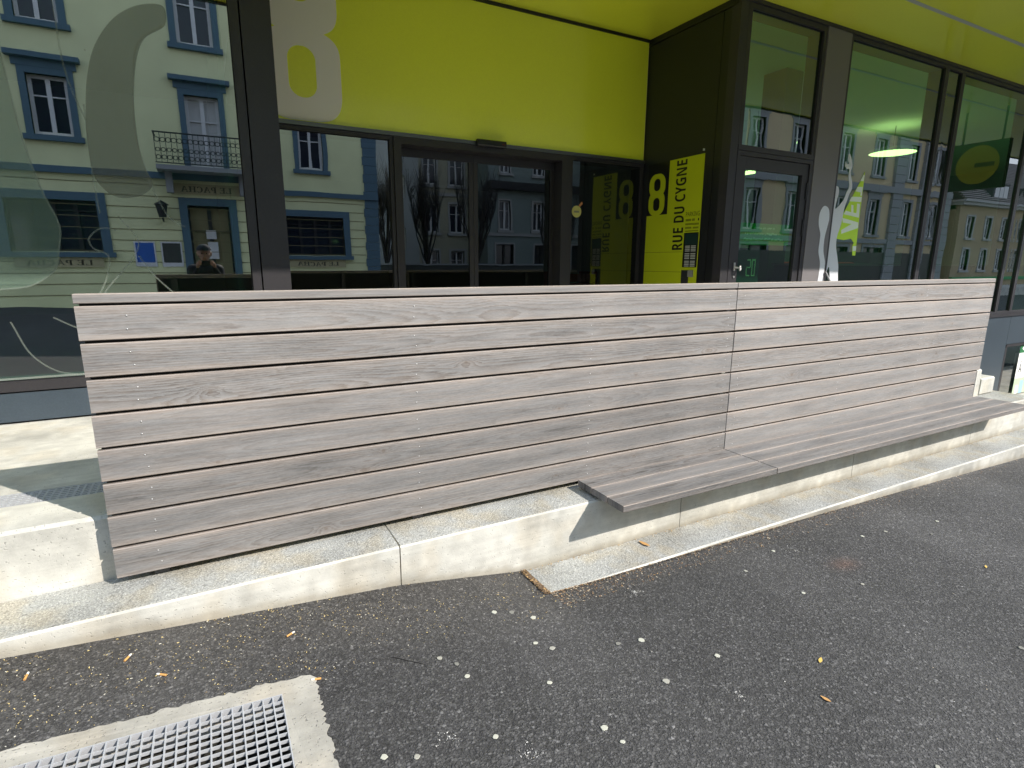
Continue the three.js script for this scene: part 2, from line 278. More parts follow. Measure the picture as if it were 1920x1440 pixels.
// ---------------------------------------------------------------- timber screens and seats
function plank(row, x0, x1, y0, y1, z0, z1, flat) {   // flat: the wide face is the top
  const g = prismX(chamfer(z0, z1, y0, y1, 0.003), x0, x1), p = g.attributes.position, uv = g.attributes.uv, n = new THREE.Vector3(), a = new THREE.Vector3(), b = new THREE.Vector3(), c = new THREE.Vector3(), off = (row * 0.137) % 0.2;
  for (let i = 0; i < p.count; i += 3) {
    a.fromBufferAttribute(p, i); b.fromBufferAttribute(p, i + 1); c.fromBufferAttribute(p, i + 2); n.copy(b).sub(a).cross(c.clone().sub(a)).normalize();
    [a, b, c].forEach((v, k) => {
      let t = flat ? (z1 - v.z) / (z1 - z0) : (v.y - y0) / (y1 - y0), s = (v.x - x0) / PL + (x1 - x0 < 3 ? off : 0);
      if (!flat && Math.abs(n.y) > 0.9) t = n.y > 0 ? 0.93 + 0.06 * (z1 - v.z) / (z1 - z0) : 0.05;
      if (flat && Math.abs(n.z) > 0.9) t = 0.08 + 0.25 * (v.y - y0) / (y1 - y0);
      if (Math.abs(n.x) > 0.9) s = s * 0.0 + (flat ? v.y : v.z) / PL + 0.3;
      uv.setXY(i + k, clamp(s, 0.001, 0.999), (row * RH + 1 + clamp(t) * (RH - 2)) / AH);
    });
  }
  return g;
}
const PITCH = 0.150, CAP = 0.0435;
function screwsOn(pts) { const gs = []; for (const [x, y, z, up] of pts) { const g = new THREE.SphereGeometry(0.0034, 8, 5, 0, Math.PI * 2, 0, Math.PI / 2); if (!up) g.rotateX(Math.PI / 2); g.scale(1, 1, up ? 1 : 0.5); g.translate(x, y, z); gs.push(g.toNonIndexed()); } return gs; }
function makeScreen(x0, x1, rows, label, notch, posts) {
  const t = thing('timber_screen', label, 'wooden screen', [(x0 + x1) / 2, -1.278, -0.02], 'timber back screens in a row');
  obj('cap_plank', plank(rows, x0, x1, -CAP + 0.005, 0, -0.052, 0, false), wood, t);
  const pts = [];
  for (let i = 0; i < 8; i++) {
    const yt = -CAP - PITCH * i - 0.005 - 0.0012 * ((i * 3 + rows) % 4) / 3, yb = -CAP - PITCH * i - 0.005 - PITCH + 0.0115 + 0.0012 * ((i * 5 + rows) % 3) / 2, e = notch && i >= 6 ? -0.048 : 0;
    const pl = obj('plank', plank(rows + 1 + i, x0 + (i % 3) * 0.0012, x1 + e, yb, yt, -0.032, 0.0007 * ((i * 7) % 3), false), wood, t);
    for (const x of posts) for (const f of [0.30, 0.70]) pts.push([x + 0.004 * ((i * 5 + f * 10) % 3), mix(yb, yt, f), 0.0012]);
  }
  obj('screw', screwsOn(pts), screwMat, t).userData.kind = 'stuff';
  obj('backing', bx(x0 + 0.012, x1 - 0.06, -1.225, -0.0395, -0.0405, -0.0345), gasket, t);
  for (const x of posts) obj('post', bx(x - 0.03, x + 0.03, -1.27, -0.05, -0.088, -0.0415), steel, t);
  return t;
}
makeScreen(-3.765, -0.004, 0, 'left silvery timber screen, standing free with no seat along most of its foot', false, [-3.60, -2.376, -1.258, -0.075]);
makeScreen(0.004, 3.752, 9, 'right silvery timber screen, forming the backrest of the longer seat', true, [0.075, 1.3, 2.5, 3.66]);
function makeSeat(x0, x1, rows, label, arms) {
  const t = thing('bench_seat', label, 'bench seat', [(x0 + x1) / 2, -1.251, 0.25], 'timber bench seats on the plinth');
  for (let i = 0; i < 3; i++) obj('plank', plank(rows + i, x0, x1, -1.251, -1.211 + (i === 1 ? 0.0008 : 0), 0.032 + 0.1515 * i, 0.032 + 0.1515 * i + 0.1455, true), wood, t);
  obj('support_bar', [bx(x0 + 0.055, x1 - 0.03, -1.262, -1.2515, 0.405, 0.455), bx(x0 + 0.055, x1 - 0.03, -1.262, -1.2515, 0.07, 0.11)], steel, t);
  for (const x of arms) obj('bracket', bx(x - 0.025, x + 0.025, -1.274, -1.2625, 0.06, 0.43), steel, t);
  return t;
}
makeSeat(-1.342, -0.037, 18, 'short timber seat of three planks left of the joint, with its end overhanging', [-1.22, -0.65, -0.12]);
makeSeat(-0.029, 3.70, 21, 'long timber seat of three planks right of the joint, reaching the far end', [0.1, 1.0, 2.0, 3.0, 3.6]);

// ---------------------------------------------------------------- the modern building
const FZ = -2.11, RZ = -3.58, SOF = 3.01, FL = -0.966;
const shop = thing('shop_building', 'modern shop building with dark metal frames, big panes and lime green overhang', 'building', [0, FL, FZ]);
// overhanging upper storeys: lime underside, dark sides
obj('soffit', [bx(-14, 24, SOF, SOF + 0.06, -3.62, 0.80)], lime, shop);
obj('light_track', [bx(-14, 24, SOF - 0.003, SOF + 0.02, -1.325, -1.275)], std(lin(0.42, 0.44, 0.45), 0.5, 0.2), shop);
obj('upper_wall', [bx(-14, 24, SOF - 0.02, 9.5, 0.80, 0.85), bx(-14, 24, 9.45, 9.5, -12, 0.8), bx(-14, 24, SOF, SOF + 0.06, -12, -3.63), bx(-14, 24, -3, 9.5, -12.05, -12.001), bx(-14, -13.95, SOF, 9.5, -12, 0.8), bx(23.95, 24, SOF, 9.5, -12, 0.8)], clad, shop);
for (let i = 0; i < 12; i++) { const w = obj('upper_window', [bx(-13 + i * 3, -10.6 + i * 3, 4.4, 7.2, 0.852, 0.90)], clad, shop); obj('pane', bx(-12.9 + i * 3, -10.7 + i * 3, 4.5, 7.1, 0.901, 0.905), cladDark, w); }

// one glazed bay: outer frame bars in front, deep inner mullions, a pane
function bay(x0, x1, y0, y1, z, opt = {}) {
  const f = opt.f || 0.05, d = opt.depth || 0.22, sx = opt.sides === false ? 0 : f;
  const bars = [bx(x0, x1, y1 - f, y1, z - 0.03, z + 0.02), bx(x0, x1, y0, y0 + (opt.sill || f), z - 0.03, z + 0.025)];
  if (sx) bars.push(bx(x0, x0 + sx, y0 + (opt.sill || f), y1 - f, z - 0.03, z + 0.019), bx(x1 - sx, x1, y0 + (opt.sill || f), y1 - f, z - 0.03, z + 0.019));
  // inner part of the frame, a deep reveal
  bars.push(bx(x0 + 0.004, x0 + 0.03, y0, y1 - 0.004, z - d, z - 0.034), bx(x1 - 0.03, x1 - 0.004, y0, y1 - 0.004, z - d, z - 0.034), bx(x0 + 0.031, x1 - 0.031, y1 - 0.05, y1 - 0.005, z - d, z - 0.034), bx(x0 + 0.031, x1 - 0.031, y0 + 0.004, y0 + 0.03, z - d, z - 0.034));
  const w = obj(opt.name || 'window', bars, opt.mat || clad, shop);
  const p = new THREE.PlaneGeometry(x1 - x0 - 2 * sx, y1 - y0 - f - (opt.sill || f)); p.translate((x0 + x1) / 2, (y0 + (opt.sill || f) + y1 - f) / 2, z - 0.012);
  obj('pane', p, opt.glass || glass, w);
  const ga = 0.008, a = x0 + sx, b = x1 - sx, c = y0 + (opt.sill || f), e = y1 - f;
  obj('gasket', [bx(a, b, e - ga, e, z - 0.011, z - 0.004), bx(a, b, c, c + ga, z - 0.011, z - 0.004), bx(a, a + ga, c + ga, e - ga, z - 0.011, z - 0.004), bx(b - ga, b, c + ga, e - ga, z - 0.011, z - 0.004)], gasket, w);
  return w;
}
const TOP = 2.965;
// left shop window, corner column
const bayL = bay(-6.35, -2.915, -0.742, TOP, FZ, { f: 0.062, sill: 0.068 });
bay(-10.2, -6.42, -0.742, TOP, FZ, { f: 0.062, sill: 0.068 });
obj('column', [bx(-2.905, -2.70, FL + 0.003, SOF - 0.002, -2.25, FZ + 0.03)], clad, shop);
obj('recess_wall', [bx(-2.76, -2.704, FL + 0.003, SOF - 0.002, RZ, -2.252)], cladDark, shop);
for (const [a, b] of [[-10.2, -6.42], [-6.412, -2.915]]) obj('base_panel', bx(a, b, FL + 0.014, -0.752, FZ - 0.04, FZ + 0.012), cladBlue, shop);
obj('base_gap', [bx(-10.2, -2.915, FL + 0.002, -0.742, FZ - 0.08, FZ - 0.05)], gasket, shop);
// recess: head beam, fixed panes, sliding doors set back in their jambs
obj('door_beam', [bx(-2.70, 2.146, 1.474, 1.514, RZ - 0.10, RZ + 0.045)], std(lin(0.16, 0.165, 0.175), 0.3, 0.8), shop);
bay(-2.70, -1.376, FL + 0.006, 1.472, RZ, { f: 0.04, glass: glassDark });
const glassSide = glassDark.clone(); glassSide.ior = 2.2; bay(0.936, 2.146, FL + 0.006, 1.472, RZ, { f: 0.04, glass: glassSide });
obj('door_jamb', [bx(-1.374, -1.288, FL + 0.004, 1.472, RZ - 0.26, RZ + 0.04), bx(0.80, 0.934, FL + 0.004, 1.472, RZ - 0.26, RZ + 0.04), bx(-1.287, 0.799, 1.40, 1.472, RZ - 0.26, RZ + 0.04)], clad, shop);
const glassDoor = glassDark.clone(); glassDoor.ior = 2.35;
for (const [a, b] of [[-1.30, -0.347], [-0.343, 0.81]]) {
  const z = RZ - 0.17, d = obj('sliding_door', [bx(a, b, 1.31, 1.398, z - 0.03, z + 0.02), bx(a, b, FL + 0.006, FL + 0.09, z - 0.03, z + 0.02), bx(a, a + 0.055, FL + 0.091, 1.309, z - 0.03, z + 0.02), bx(b - 0.055, b, FL + 0.091, 1.309, z - 0.03, z + 0.02)], clad, shop);
  const p = new THREE.PlaneGeometry(b - a - 0.11, 1.309 - FL - 0.091); p.translate((a + b) / 2, (1.309 + FL + 0.091) / 2, z); obj('pane', p, glassDoor, d);
}
const sensor = obj('door_sensor', prismX(chamfer(RZ + 0.046, RZ + 0.11, 1.46, 1.53, 0.012), -0.40, -0.03), cladDark, shop);
obj('sensor_window', bx(-0.09, -0.05, 1.485, 1.50, RZ + 0.1105, RZ + 0.113), std(lin(0.12, 0.04, 0.03), 0.2), sensor);
// return wall on the right of the recess
obj('return_panel', bx(2.15, 2.2, FL + 0.003, 2.93, RZ, -2.335), cladDark, shop);
obj('return_panel', bx(2.15, 2.2, FL + 0.003, 2.93, -2.327, -2.22), cladDark, shop);
obj('return_trim', [bx(2.14, 2.21, 2.936, SOF - 0.002, RZ, -2.13), bx(-2.70, 2.139, 2.975, SOF - 0.002, RZ - 0.05, RZ + 0.03)], cladDark, shop);
obj('post', [bx(2.145, 2.268, FL + 0.003, TOP, -2.216, FZ + 0.02)], clad, shop);
obj('top_trim', [bx(-10.2, -2.71, TOP + 0.002, SOF - 0.002, FZ - 0.06, FZ + 0.035), bx(2.20, 24, TOP + 0.002, SOF - 0.002, FZ - 0.06, FZ + 0.035)], clad, shop);
// side door with fanlight
bay(2.272, 3.66, 1.43, TOP, FZ, { f: 0.06, name: 'fanlight', glass: glassR });
obj('door_frame', [bx(2.272, 2.32, FL + 0.004, 1.425, FZ - 0.06, FZ + 0.024), bx(3.60, 3.66, FL + 0.004, 1.425, FZ - 0.06, FZ + 0.024), bx(2.321, 3.599, 1.378, 1.425, FZ - 0.06, FZ + 0.024)], clad, shop);
{
  const z = FZ - 0.01, d = obj('side_door', [bx(2.326, 2.44, FL + 0.01, 1.37, z - 0.04, z + 0.02), bx(3.485, 3.594, FL + 0.01, 1.37, z - 0.04, z + 0.02), bx(2.441, 3.484, 1.235, 1.37, z - 0.04, z + 0.02), bx(2.441, 3.484, FL + 0.01, FL + 0.17, z - 0.04, z + 0.02)], clad, shop);
  const p = new THREE.PlaneGeometry(1.043, 1.235 - FL - 0.17); p.translate(2.9625, (1.235 + FL + 0.17) / 2, z - 0.01); obj('pane', p, glassR, d);
  const ring = new THREE.TorusGeometry(0.026, 0.010, 8, 20); ring.rotateY(0.5); ring.translate(2.43, 0.085, z + 0.075);
  obj('handle', [ring, rod([2.385, 0.095, z + 0.02], [2.41, 0.088, z + 0.07], 0.012, 0.010), bx(2.372, 2.398, 0.05, 0.15, z + 0.0205, z + 0.03)], screwMat, d);
  const cyl = new THREE.CylinderGeometry(0.011, 0.011, 0.012, 12); cyl.rotateX(Math.PI / 2); cyl.translate(2.385, -0.02, z + 0.027); obj('lock', cyl, screwMat, d);
  for (const y of [0.5, 0.95]) obj('hinge', bx(3.575, 3.592, y, y + 0.2, z + 0.0205, z + 0.034), cladDark, d);
}
obj('column', [bx(3.668, 4.138, -2.42, TOP, FZ - 0.12, FZ + 0.03)], std(lin(0.19, 0.175, 0.18), 0.5), shop);
// row of shop windows to the right: wide pane, narrow pane, wide pane ...
for (const [a, b] of [[4.144, 6.46], [6.464, 6.93], [6.934, 9.28], [9.284, 9.84], [9.844, 12.2], [12.204, 12.7], [12.704, 15.1], [15.104, 15.6], [15.604, 18]]) bay(a, b, -0.745, TOP, FZ, { f: 0.045, sill: 0.055, glass: glassR });
for (const [a, b, y] of [[4.106, 6.6, -2.42], [6.605, 9.94, -2.42], [9.948, 12.2, -1.33], [12.208, 15, -2.42], [15.008, 18, -2.42]]) obj('base_panel', bx(a, b, y, -0.79, FZ - 0.04, FZ + 0.012), cladBlue, shop);
obj('sill', bx(4.106, 18, -0.786, -0.748, FZ - 0.06, FZ + 0.04), clad, shop);
obj('lower_frame', [bx(9.95, 12.2, -1.385, -1.336, FZ - 0.1, FZ + 0.02), bx(9.95, 10.02, -2.42, -1.386, FZ - 0.1, FZ + 0.012)], clad, shop);
{ const p = new THREE.PlaneGeometry(2.17, 1.03); p.translate(11.11, -1.905, FZ - 0.05); obj('lower_pane', p, glassDark, shop); }
// rooms behind the glass
obj('inner_floor', [bx(-10.2, -2.77, -0.80, -0.76, -9.5, FZ - 0.25), bx(2.21, 18, -0.80, -0.76, -9.5, FZ - 0.25), bx(-2.769, 2.209, -1.0, -0.97, -9.5, RZ - 0.27)], std(lin(0.26, 0.32, 0.31), 0.6), shop);
obj('inner_ceiling', [bx(-10.2, -2.77, 2.93, 2.97, -9.5, FZ - 0.25), bx(2.21, 18, 2.93, 2.97, -9.5, FZ - 0.25)], ceilMat, shop);
obj('inner_wall', [bx(-10.2, 18, -0.8, 2.97, -9.55, -9.5), bx(-10.25, -10.2, -0.8, 2.97, -9.5, FZ - 0.2), bx(18, 18.05, -0.8, 2.97, -9.5, FZ - 0.2), bx(-3.0, -2.95, -0.8, 2.92, -9.5, RZ - 0.35), bx(2.3, 2.35, -0.8, 2.92, -9.5, RZ - 0.35)], interiorMat, shop);
obj('inner_pillar', bx(4.43, 4.81, -0.8, 2.93, -3.6, -3.21), std(lin(0.10, 0.11, 0.11), 0.9), shop);
obj('lobby_ceiling', [bx(-2.7, 2.2, 1.601, 3.0, RZ - 0.2, RZ - 0.15), bx(-2.7, 2.2, 1.56, 1.6, -8, RZ - 0.12)], interiorMat, shop);

for (const [a, b] of [[4.3, 6.3], [7.0, 9.1], [9.9, 12]]) { const c = thing('shop_counter', 'low dark display counter inside, ' + (a < 5 ? 'behind the silver figure' : a < 8 ? 'behind the second wide pane' : 'behind the far right pane'), 'counter', [(a + b) / 2, -0.76, -2.75]); obj('body', bx(a, b, -0.756, 0.12, -3.0, -2.5), cladDark, c); obj('counter_top', bx(a - 0.02, b + 0.02, 0.122, 0.15, -3.03, -2.47), std(lin(0.1, 0.1, 0.1), 0.4), c); }
// lime panel with the big figure 8 over the doors
{
  const s = thing('entrance_sign', 'large lime green panel with a cream figure 8 above the sliding doors', 'sign', [-0.28, 1.52, RZ]);
  obj('panel', bx(-2.70, 2.13, 1.518, 2.972, RZ - 0.03, RZ + 0.02), lime, s);
  const rr = (cx, cy, w, h, r) => { const p = new THREE.Path(), x0 = cx - w / 2, x1 = cx + w / 2, y0 = cy - h / 2, y1 = cy + h / 2; p.moveTo(x0, y0 + r); p.lineTo(x0, y1 - r); p.absarc(x0 + r, y1 - r, r, Math.PI, Math.PI / 2, true); p.lineTo(x1 - r, y1); p.absarc(x1 - r, y1 - r, r, Math.PI / 2, 0, true); p.lineTo(x1, y0 + r); p.absarc(x1 - r, y0 + r, r, 0, -Math.PI / 2, true); p.lineTo(x0 + r, y0); p.absarc(x0 + r, y0 + r, r, -Math.PI / 2, -Math.PI, true); return p; };
  const c = -2.268, sh = new THREE.Shape(), H = 0.375, a = 0.33;   // outline: lower lobe, waist notch, upper lobe cut by the soffit
  sh.moveTo(c - 0.12, 1.525); sh.bezierCurveTo(c - 0.30, 1.53, c - H, 1.62, c - H, 1.80); sh.lineTo(c - H, 2.12); sh.bezierCurveTo(c - H, 2.24, c - 0.34, 2.30, c - 0.225, 2.345); sh.bezierCurveTo(c - 0.33, 2.39, c - H + 0.01, 2.45, c - H + 0.01, 2.58); sh.lineTo(c - H + 0.01, 2.97);
  sh.lineTo(c + H - 0.01, 2.97); sh.lineTo(c + H - 0.01, 2.58); sh.bezierCurveTo(c + H - 0.01, 2.45, c + 0.33, 2.39, c + 0.225, 2.345); sh.bezierCurveTo(c + 0.34, 2.30, c + H, 2.24, c + H, 2.12); sh.lineTo(c + H, 1.80); sh.bezierCurveTo(c + H, 1.62, c + 0.30, 1.53, c + 0.12, 1.525); sh.lineTo(c - 0.12, 1.525);
  sh.holes.push(rr(c, 1.975, 0.265, 0.47, 0.125), rr(c, 2.79, 0.245, 0.38, 0.11));
  const g = new THREE.ExtrudeGeometry(sh, { depth: 0.002, bevelEnabled: false, curveSegments: 16 }); g.translate(0, 0, RZ + 0.0203);
  // the corner column hides the left edge of the panel; keep the figure on it
  const p = g.attributes.position; for (let i = 0; i < p.count; i++) if (p.getX(i) < -2.69) p.setX(i, -2.69);
  obj('figure', g, cream, s);
}
// address sign on the return wall, seen at an angle
{
  const W = 840, cv = document.createElement('canvas'); cv.width = W; cv.height = 2032; const k = cv.getContext('2d');
  const z0 = -3.45, z1 = -2.462, yT = 1.44, yB = -0.95, X = z => (z - z0) / (z1 - z0) * W, Y = y => (yT - y) / (yT - yB) * cv.height, LIME = '#b9c416', DK = '#141613';
  k.fillStyle = '#0b0c0b'; k.fillRect(0, 0, W, cv.height);
  k.fillStyle = LIME; k.fillRect(X(-3.055), 0, W, cv.height); k.fillRect(0, Y(0.775), X(-3.05), cv.height);
  const put = (txt, zc, yc, hgt, wid, col, rot, font = 'bold') => { k.save(); k.translate(X(zc), Y(yc)); if (rot) k.rotate(-Math.PI / 2); k.font = font + ' 100px sans-serif'; k.textAlign = 'center'; k.textBaseline = 'middle'; k.fillStyle = col; const m = k.measureText(txt).width; const px = hgt / 0.72, sy = px / 100, sx = wid / m; k.scale(sx, sy); k.fillText(txt, 0, 0); k.restore(); };
  // figure 8 drawn as two lobes with counters
  const lobe = (yc, h) => { k.beginPath(); k.roundRect(X(-3.425), Y(yc + h / 2), X(-3.115) - X(-3.425), Y(yc - h / 2) - Y(yc + h / 2), 108); k.fill(); };
  const hole = (yc, h) => { k.beginPath(); k.roundRect(X(-3.33), Y(yc + h / 2), X(-3.21) - X(-3.33), Y(yc - h / 2) - Y(yc + h / 2), 46); k.fill(); };
  k.fillStyle = LIME; lobe(1.155, 0.30); lobe(0.93, 0.32); k.fillStyle = '#0b0c0b'; hole(1.165, 0.155); hole(0.915, 0.165);
  put('RUE DU CYGNE', -2.833, 0.862, (X(-2.745) - X(-2.925)), Y(0.295) - Y(1.425), DK, true);
  put('PARKING', -2.597, 0.745, Y(0.72) - Y(0.772), X(-2.475) - X(-2.715), DK, false, '');
  k.fillStyle = '#4e5410'; for (const [a, b, y, h] of [[-2.71, -2.62, 0.675, 0.028], [-2.60, -2.56, 0.675, 0.028], [-2.71, -2.60, 0.625, 0.024], [-2.59, -2.49, 0.622, 0.024], [-2.71, -2.61, 0.58, 0.024], [-2.58, -2.49, 0.577, 0.022], [-2.71, -2.49, 0.54, 0.014]]) for (let z = a; z < b; z += 0.012) k.fillRect(X(z), Y(y + h / 2), X(0.008) - X(0), Y(-h) - Y(0));
  k.fillStyle = DK; k.fillRect(X(-2.505), Y(0.69), X(0.02) - X(0), Y(-0.03) - Y(0));
  k.strokeStyle = '#5d640e'; k.lineWidth = 4; for (const y of [0.285, 0.03]) { k.beginPath(); k.moveTo(0, Y(y)); k.lineTo(X(-2.735), Y(y)); k.stroke(); }
  k.fillStyle = '#101413'; k.fillRect(X(-2.722), Y(0.52), X(-2.475) - X(-2.722), Y(0.09) - Y(0.52)); k.fillStyle = '#14302b'; k.fillRect(X(-2.705), Y(0.505), X(-2.49) - X(-2.705), Y(0.37) - Y(0.505));
  k.fillStyle = '#b7b9b4'; for (let r = 0; r < 3; r++) for (let q = 0; q < 2; q++) for (let n = 0; n < 4; n++) k.fillRect(X(-2.69 + q * 0.10), Y(0.36 - r * 0.094 - n * 0.020), X(0.082) - X(0), Y(-0.012) - Y(0));
  k.fillStyle = '#2b2d2e'; k.fillRect(X(-2.73), Y(0.055), X(-2.60) - X(-2.73), Y(-0.3) - Y(0.055)); k.fillStyle = '#7f8079'; k.fillRect(X(-2.595), Y(0.055), X(-2.52) - X(-2.595), Y(-0.03) - Y(0.055));
  const t = new THREE.CanvasTexture(cv); t.colorSpace = THREE.SRGBColorSpace; t.anisotropy = 8;
  const s = thing('address_sign', 'tall lime and black address sign reading RUE DU CYGNE on the entrance side wall', 'sign', [2.14, 0.25, -2.95]);
  const p = new THREE.PlaneGeometry(z1 - z0, yT - yB); p.rotateY(-Math.PI / 2); p.translate(2.1445, (yT + yB) / 2, (z0 + z1) / 2);
  // wall faces -x: its left edge is the deep end
  const m = obj('face', p, std(lin(1, 1, 1), 0.45, 0, { map: t }), s);
  obj('backing', bx(2.146, 2.149, yB, yT, z0, z1), cladDark, s);
  obj('letter_box', [bx(2.125, 2.1435, -0.03, 0.05, -2.60, -2.525)], std(lin(0.3, 0.3, 0.29), 0.5, 0.3), s);
  tag(obj('wall_lamp', [bx(2.13, 2.149, 1.47, 1.495, -2.49, -2.475)], white), 'tiny pale wall light on the dark panel above the address sign', 'light');
}

// ---------------------------------------------------------------- stickers, lamps and goods at the windows
function flat(points, z, holes = [], thick = 0.0015) {
  const sh = new THREE.Shape(points.map(p => new THREE.Vector2(p[0], p[1]))); for (const h of holes) sh.holes.push(new THREE.Path(h.map(p => new THREE.Vector2(p[0], p[1]))));
  const g = new THREE.ExtrudeGeometry(sh, { depth: thick, bevelEnabled: false }); g.translate(0, 0, z); return g;
}
function spline(points, n = 60, closed = true) { return new THREE.CatmullRomCurve3(points.map(p => new THREE.Vector3(p[0], p[1], 0)), closed, 'centripetal').getPoints(n).slice(0, closed ? n : n + 1).map(v => [v.x, v.y]); }
function ribbon(points, w, z) {   // an open outline of constant width on the glass
  const c = spline(points, 70, false), L = [], Rr = [];
  c.forEach((p, i) => { const a = c[Math.max(0, i - 1)], b = c[Math.min(c.length - 1, i + 1)], dx = b[0] - a[0], dy = b[1] - a[1], l = Math.hypot(dx, dy) || 1; L.push([p[0] - dy / l * w / 2, p[1] + dx / l * w / 2]); Rr.push([p[0] + dy / l * w / 2, p[1] - dx / l * w / 2]); });
  const pos = []; for (let i = 0; i < c.length - 1; i++) pos.push(...L[i], z, ...Rr[i], z, ...Rr[i + 1], z, ...L[i], z, ...Rr[i + 1], z, ...L[i + 1], z);
  const g = new THREE.BufferGeometry(); g.setAttribute('position', new THREE.Float32BufferAttribute(pos, 3)); g.computeVertexNormals(); return g;
}
{ // silver silhouette of a bather, split over the metal column and the pane
  const silver = std(lin(0.74, 0.76, 0.80), 0.5);
  const body = spline([[4.428, 1.584], [4.483, 1.536], [4.526, 1.434], [4.509, 1.350], [4.566, 1.224], [4.579, 1.146], [4.534, 1.066], [4.500, 0.979], [4.465, 0.881], [4.449, 0.759], [4.427, 0.636], [4.382, 0.524], [4.381, 0.388], [4.440, 0.240], [4.490, 0.102], [4.500, 0.013], [4.512, -0.128], [4.360, -0.126], [4.311, 0.014], [4.277, 0.104], [4.230, 0.008], [4.231, -0.124], [4.219, -0.124], [4.221, 0.076], [4.221, 0.336], [4.222, 0.532], [4.209, 0.749], [4.206, 0.964], [4.200, 1.117], [4.228, 1.156], [4.280, 1.145], [4.301, 1.076], [4.276, 0.967], [4.266, 0.871], [4.312, 0.892], [4.382, 0.949], [4.425, 0.993], [4.467, 1.086], [4.511, 1.172], [4.471, 1.288], [4.464, 1.388], [4.401, 1.395], [4.363, 1.427], [4.372, 1.480], [4.399, 1.453], [4.445, 1.457], [4.413, 1.530]], 220);
  tag(obj('window_sticker', flat(body, FZ - 0.0105), silver), 'silver silhouette of a stretching figure with one raised arm stuck on the shop pane', 'sticker');
  const arm = spline([[3.960, 0.886], [4.059, 0.859], [4.097, 0.733], [4.079, 0.633], [4.046, 0.483], [4.056, 0.307], [4.118, 0.155], [4.115, 0.001], [4.133, -0.180], [4.007, -0.178], [4.011, -0.024], [4.010, 0.155], [3.949, 0.306], [3.950, 0.431], [3.947, 0.530], [3.891, 0.651], [3.888, 0.798]], 120);
  tag(obj('column_sticker', flat(arm, FZ + 0.0315), silver), 'silver silhouette of a bent arm and leg on the metal column beside the pane', 'sticker');
}
{ // etched film on the big left pane
  const pale = film(0.40, 0.46, 0.40, 0.19), veil = film(0.18, 0.19, 0.15, 0.20), haze = film(0.25, 0.38, 0.30, 0.13), z = FZ - 0.007;
  const f = thing('window_film', 'pale etched outline drawing of curved shapes across the big left shop pane', 'window film', [-3.8, 0.6, z]);
  const lobe = spline([[-3.38, 1.72], [-3.52, 1.60], [-3.60, 1.35], [-3.625, 1.05], [-3.61, 0.80], [-3.57, 0.66], [-3.66, 0.58], [-3.80, 0.57], [-3.89, 0.66], [-3.915, 0.85], [-3.90, 1.10], [-3.865, 1.32], [-3.80, 1.52], [-3.66, 1.72], [-3.50, 1.82], [-3.38, 1.83]], 120);
  obj('veil', flat(lobe, z, [], 0.0006), veil, f);
  const left = [[-6.2, 2.8], [-4.36, 2.8], [-4.33, 1.75], ...spline([[-4.295, 1.392], [-4.253, 0.880], [-4.196, 0.575], [-4.135, 0.356], [-4.162, 0.198], [-4.188, 0.085], [-4.335, -0.031], [-4.504, -0.057]], 40, false), [-6.2, -0.06]];
  obj('veil', flat(left, z - 0.001, [], 0.0006), haze, f);
  const lines = [[[-3.38, 1.72], [-3.55, 1.58], [-3.61, 1.30], [-3.635, 1.0], [-3.60, 0.76], [-3.54, 0.54], [-3.47, 0.42], [-3.40, 0.38]], [[-3.99, 1.75], [-3.985, 1.40], [-3.95, 1.2], [-3.905, 1.05]], [[-3.905, 1.15], [-3.91, 0.85], [-3.91, 0.60], [-3.90, 0.45]], [[-4.33, 1.75], [-4.295, 1.392], [-4.253, 0.880], [-4.196, 0.575], [-4.135, 0.356], [-4.162, 0.198], [-4.188, 0.085], [-4.335, -0.031], [-4.504, -0.057]], [[-3.80, 0.44], [-3.70, 0.27], [-3.74, 0.16], [-3.92, -0.06], [-3.97, -0.14]], [[-3.82, 0.34], [-3.90, 0.355], [-3.985, 0.28], [-3.97, 0.22], [-3.89, 0.17], [-3.91, 0.03], [-3.98, -0.12]], [[-3.71, 0.17], [-3.62, 0.02], [-3.50, -0.12]], [[-4.48, -0.27], [-4.40, -0.50], [-4.28, -0.62], [-4.15, -0.66]], [[-4.25, -0.25], [-4.12, -0.33], [-4.0, -0.37]]];
  { const R = rng(31), dash = []; for (let i = 0; i < 90; i++) { const t = R(), x = -3.90 + 0.14 * R() + 0.12 * Math.sin(t * 3.1) , y = 0.75 + t * 0.75, w = 0.004 + R() * 0.014, h = 0.003 + R() * 0.006, p = new THREE.PlaneGeometry(w, h); p.rotateZ(1.1 + R()); p.translate(x, y, z + 0.0015); dash.push(p.toNonIndexed()); } obj('print', dash, pale, f).userData.kind = 'stuff'; }
  for (const l of lines) obj('outline', ribbon(l, 0.011, z + 0.002), pale, f);
}
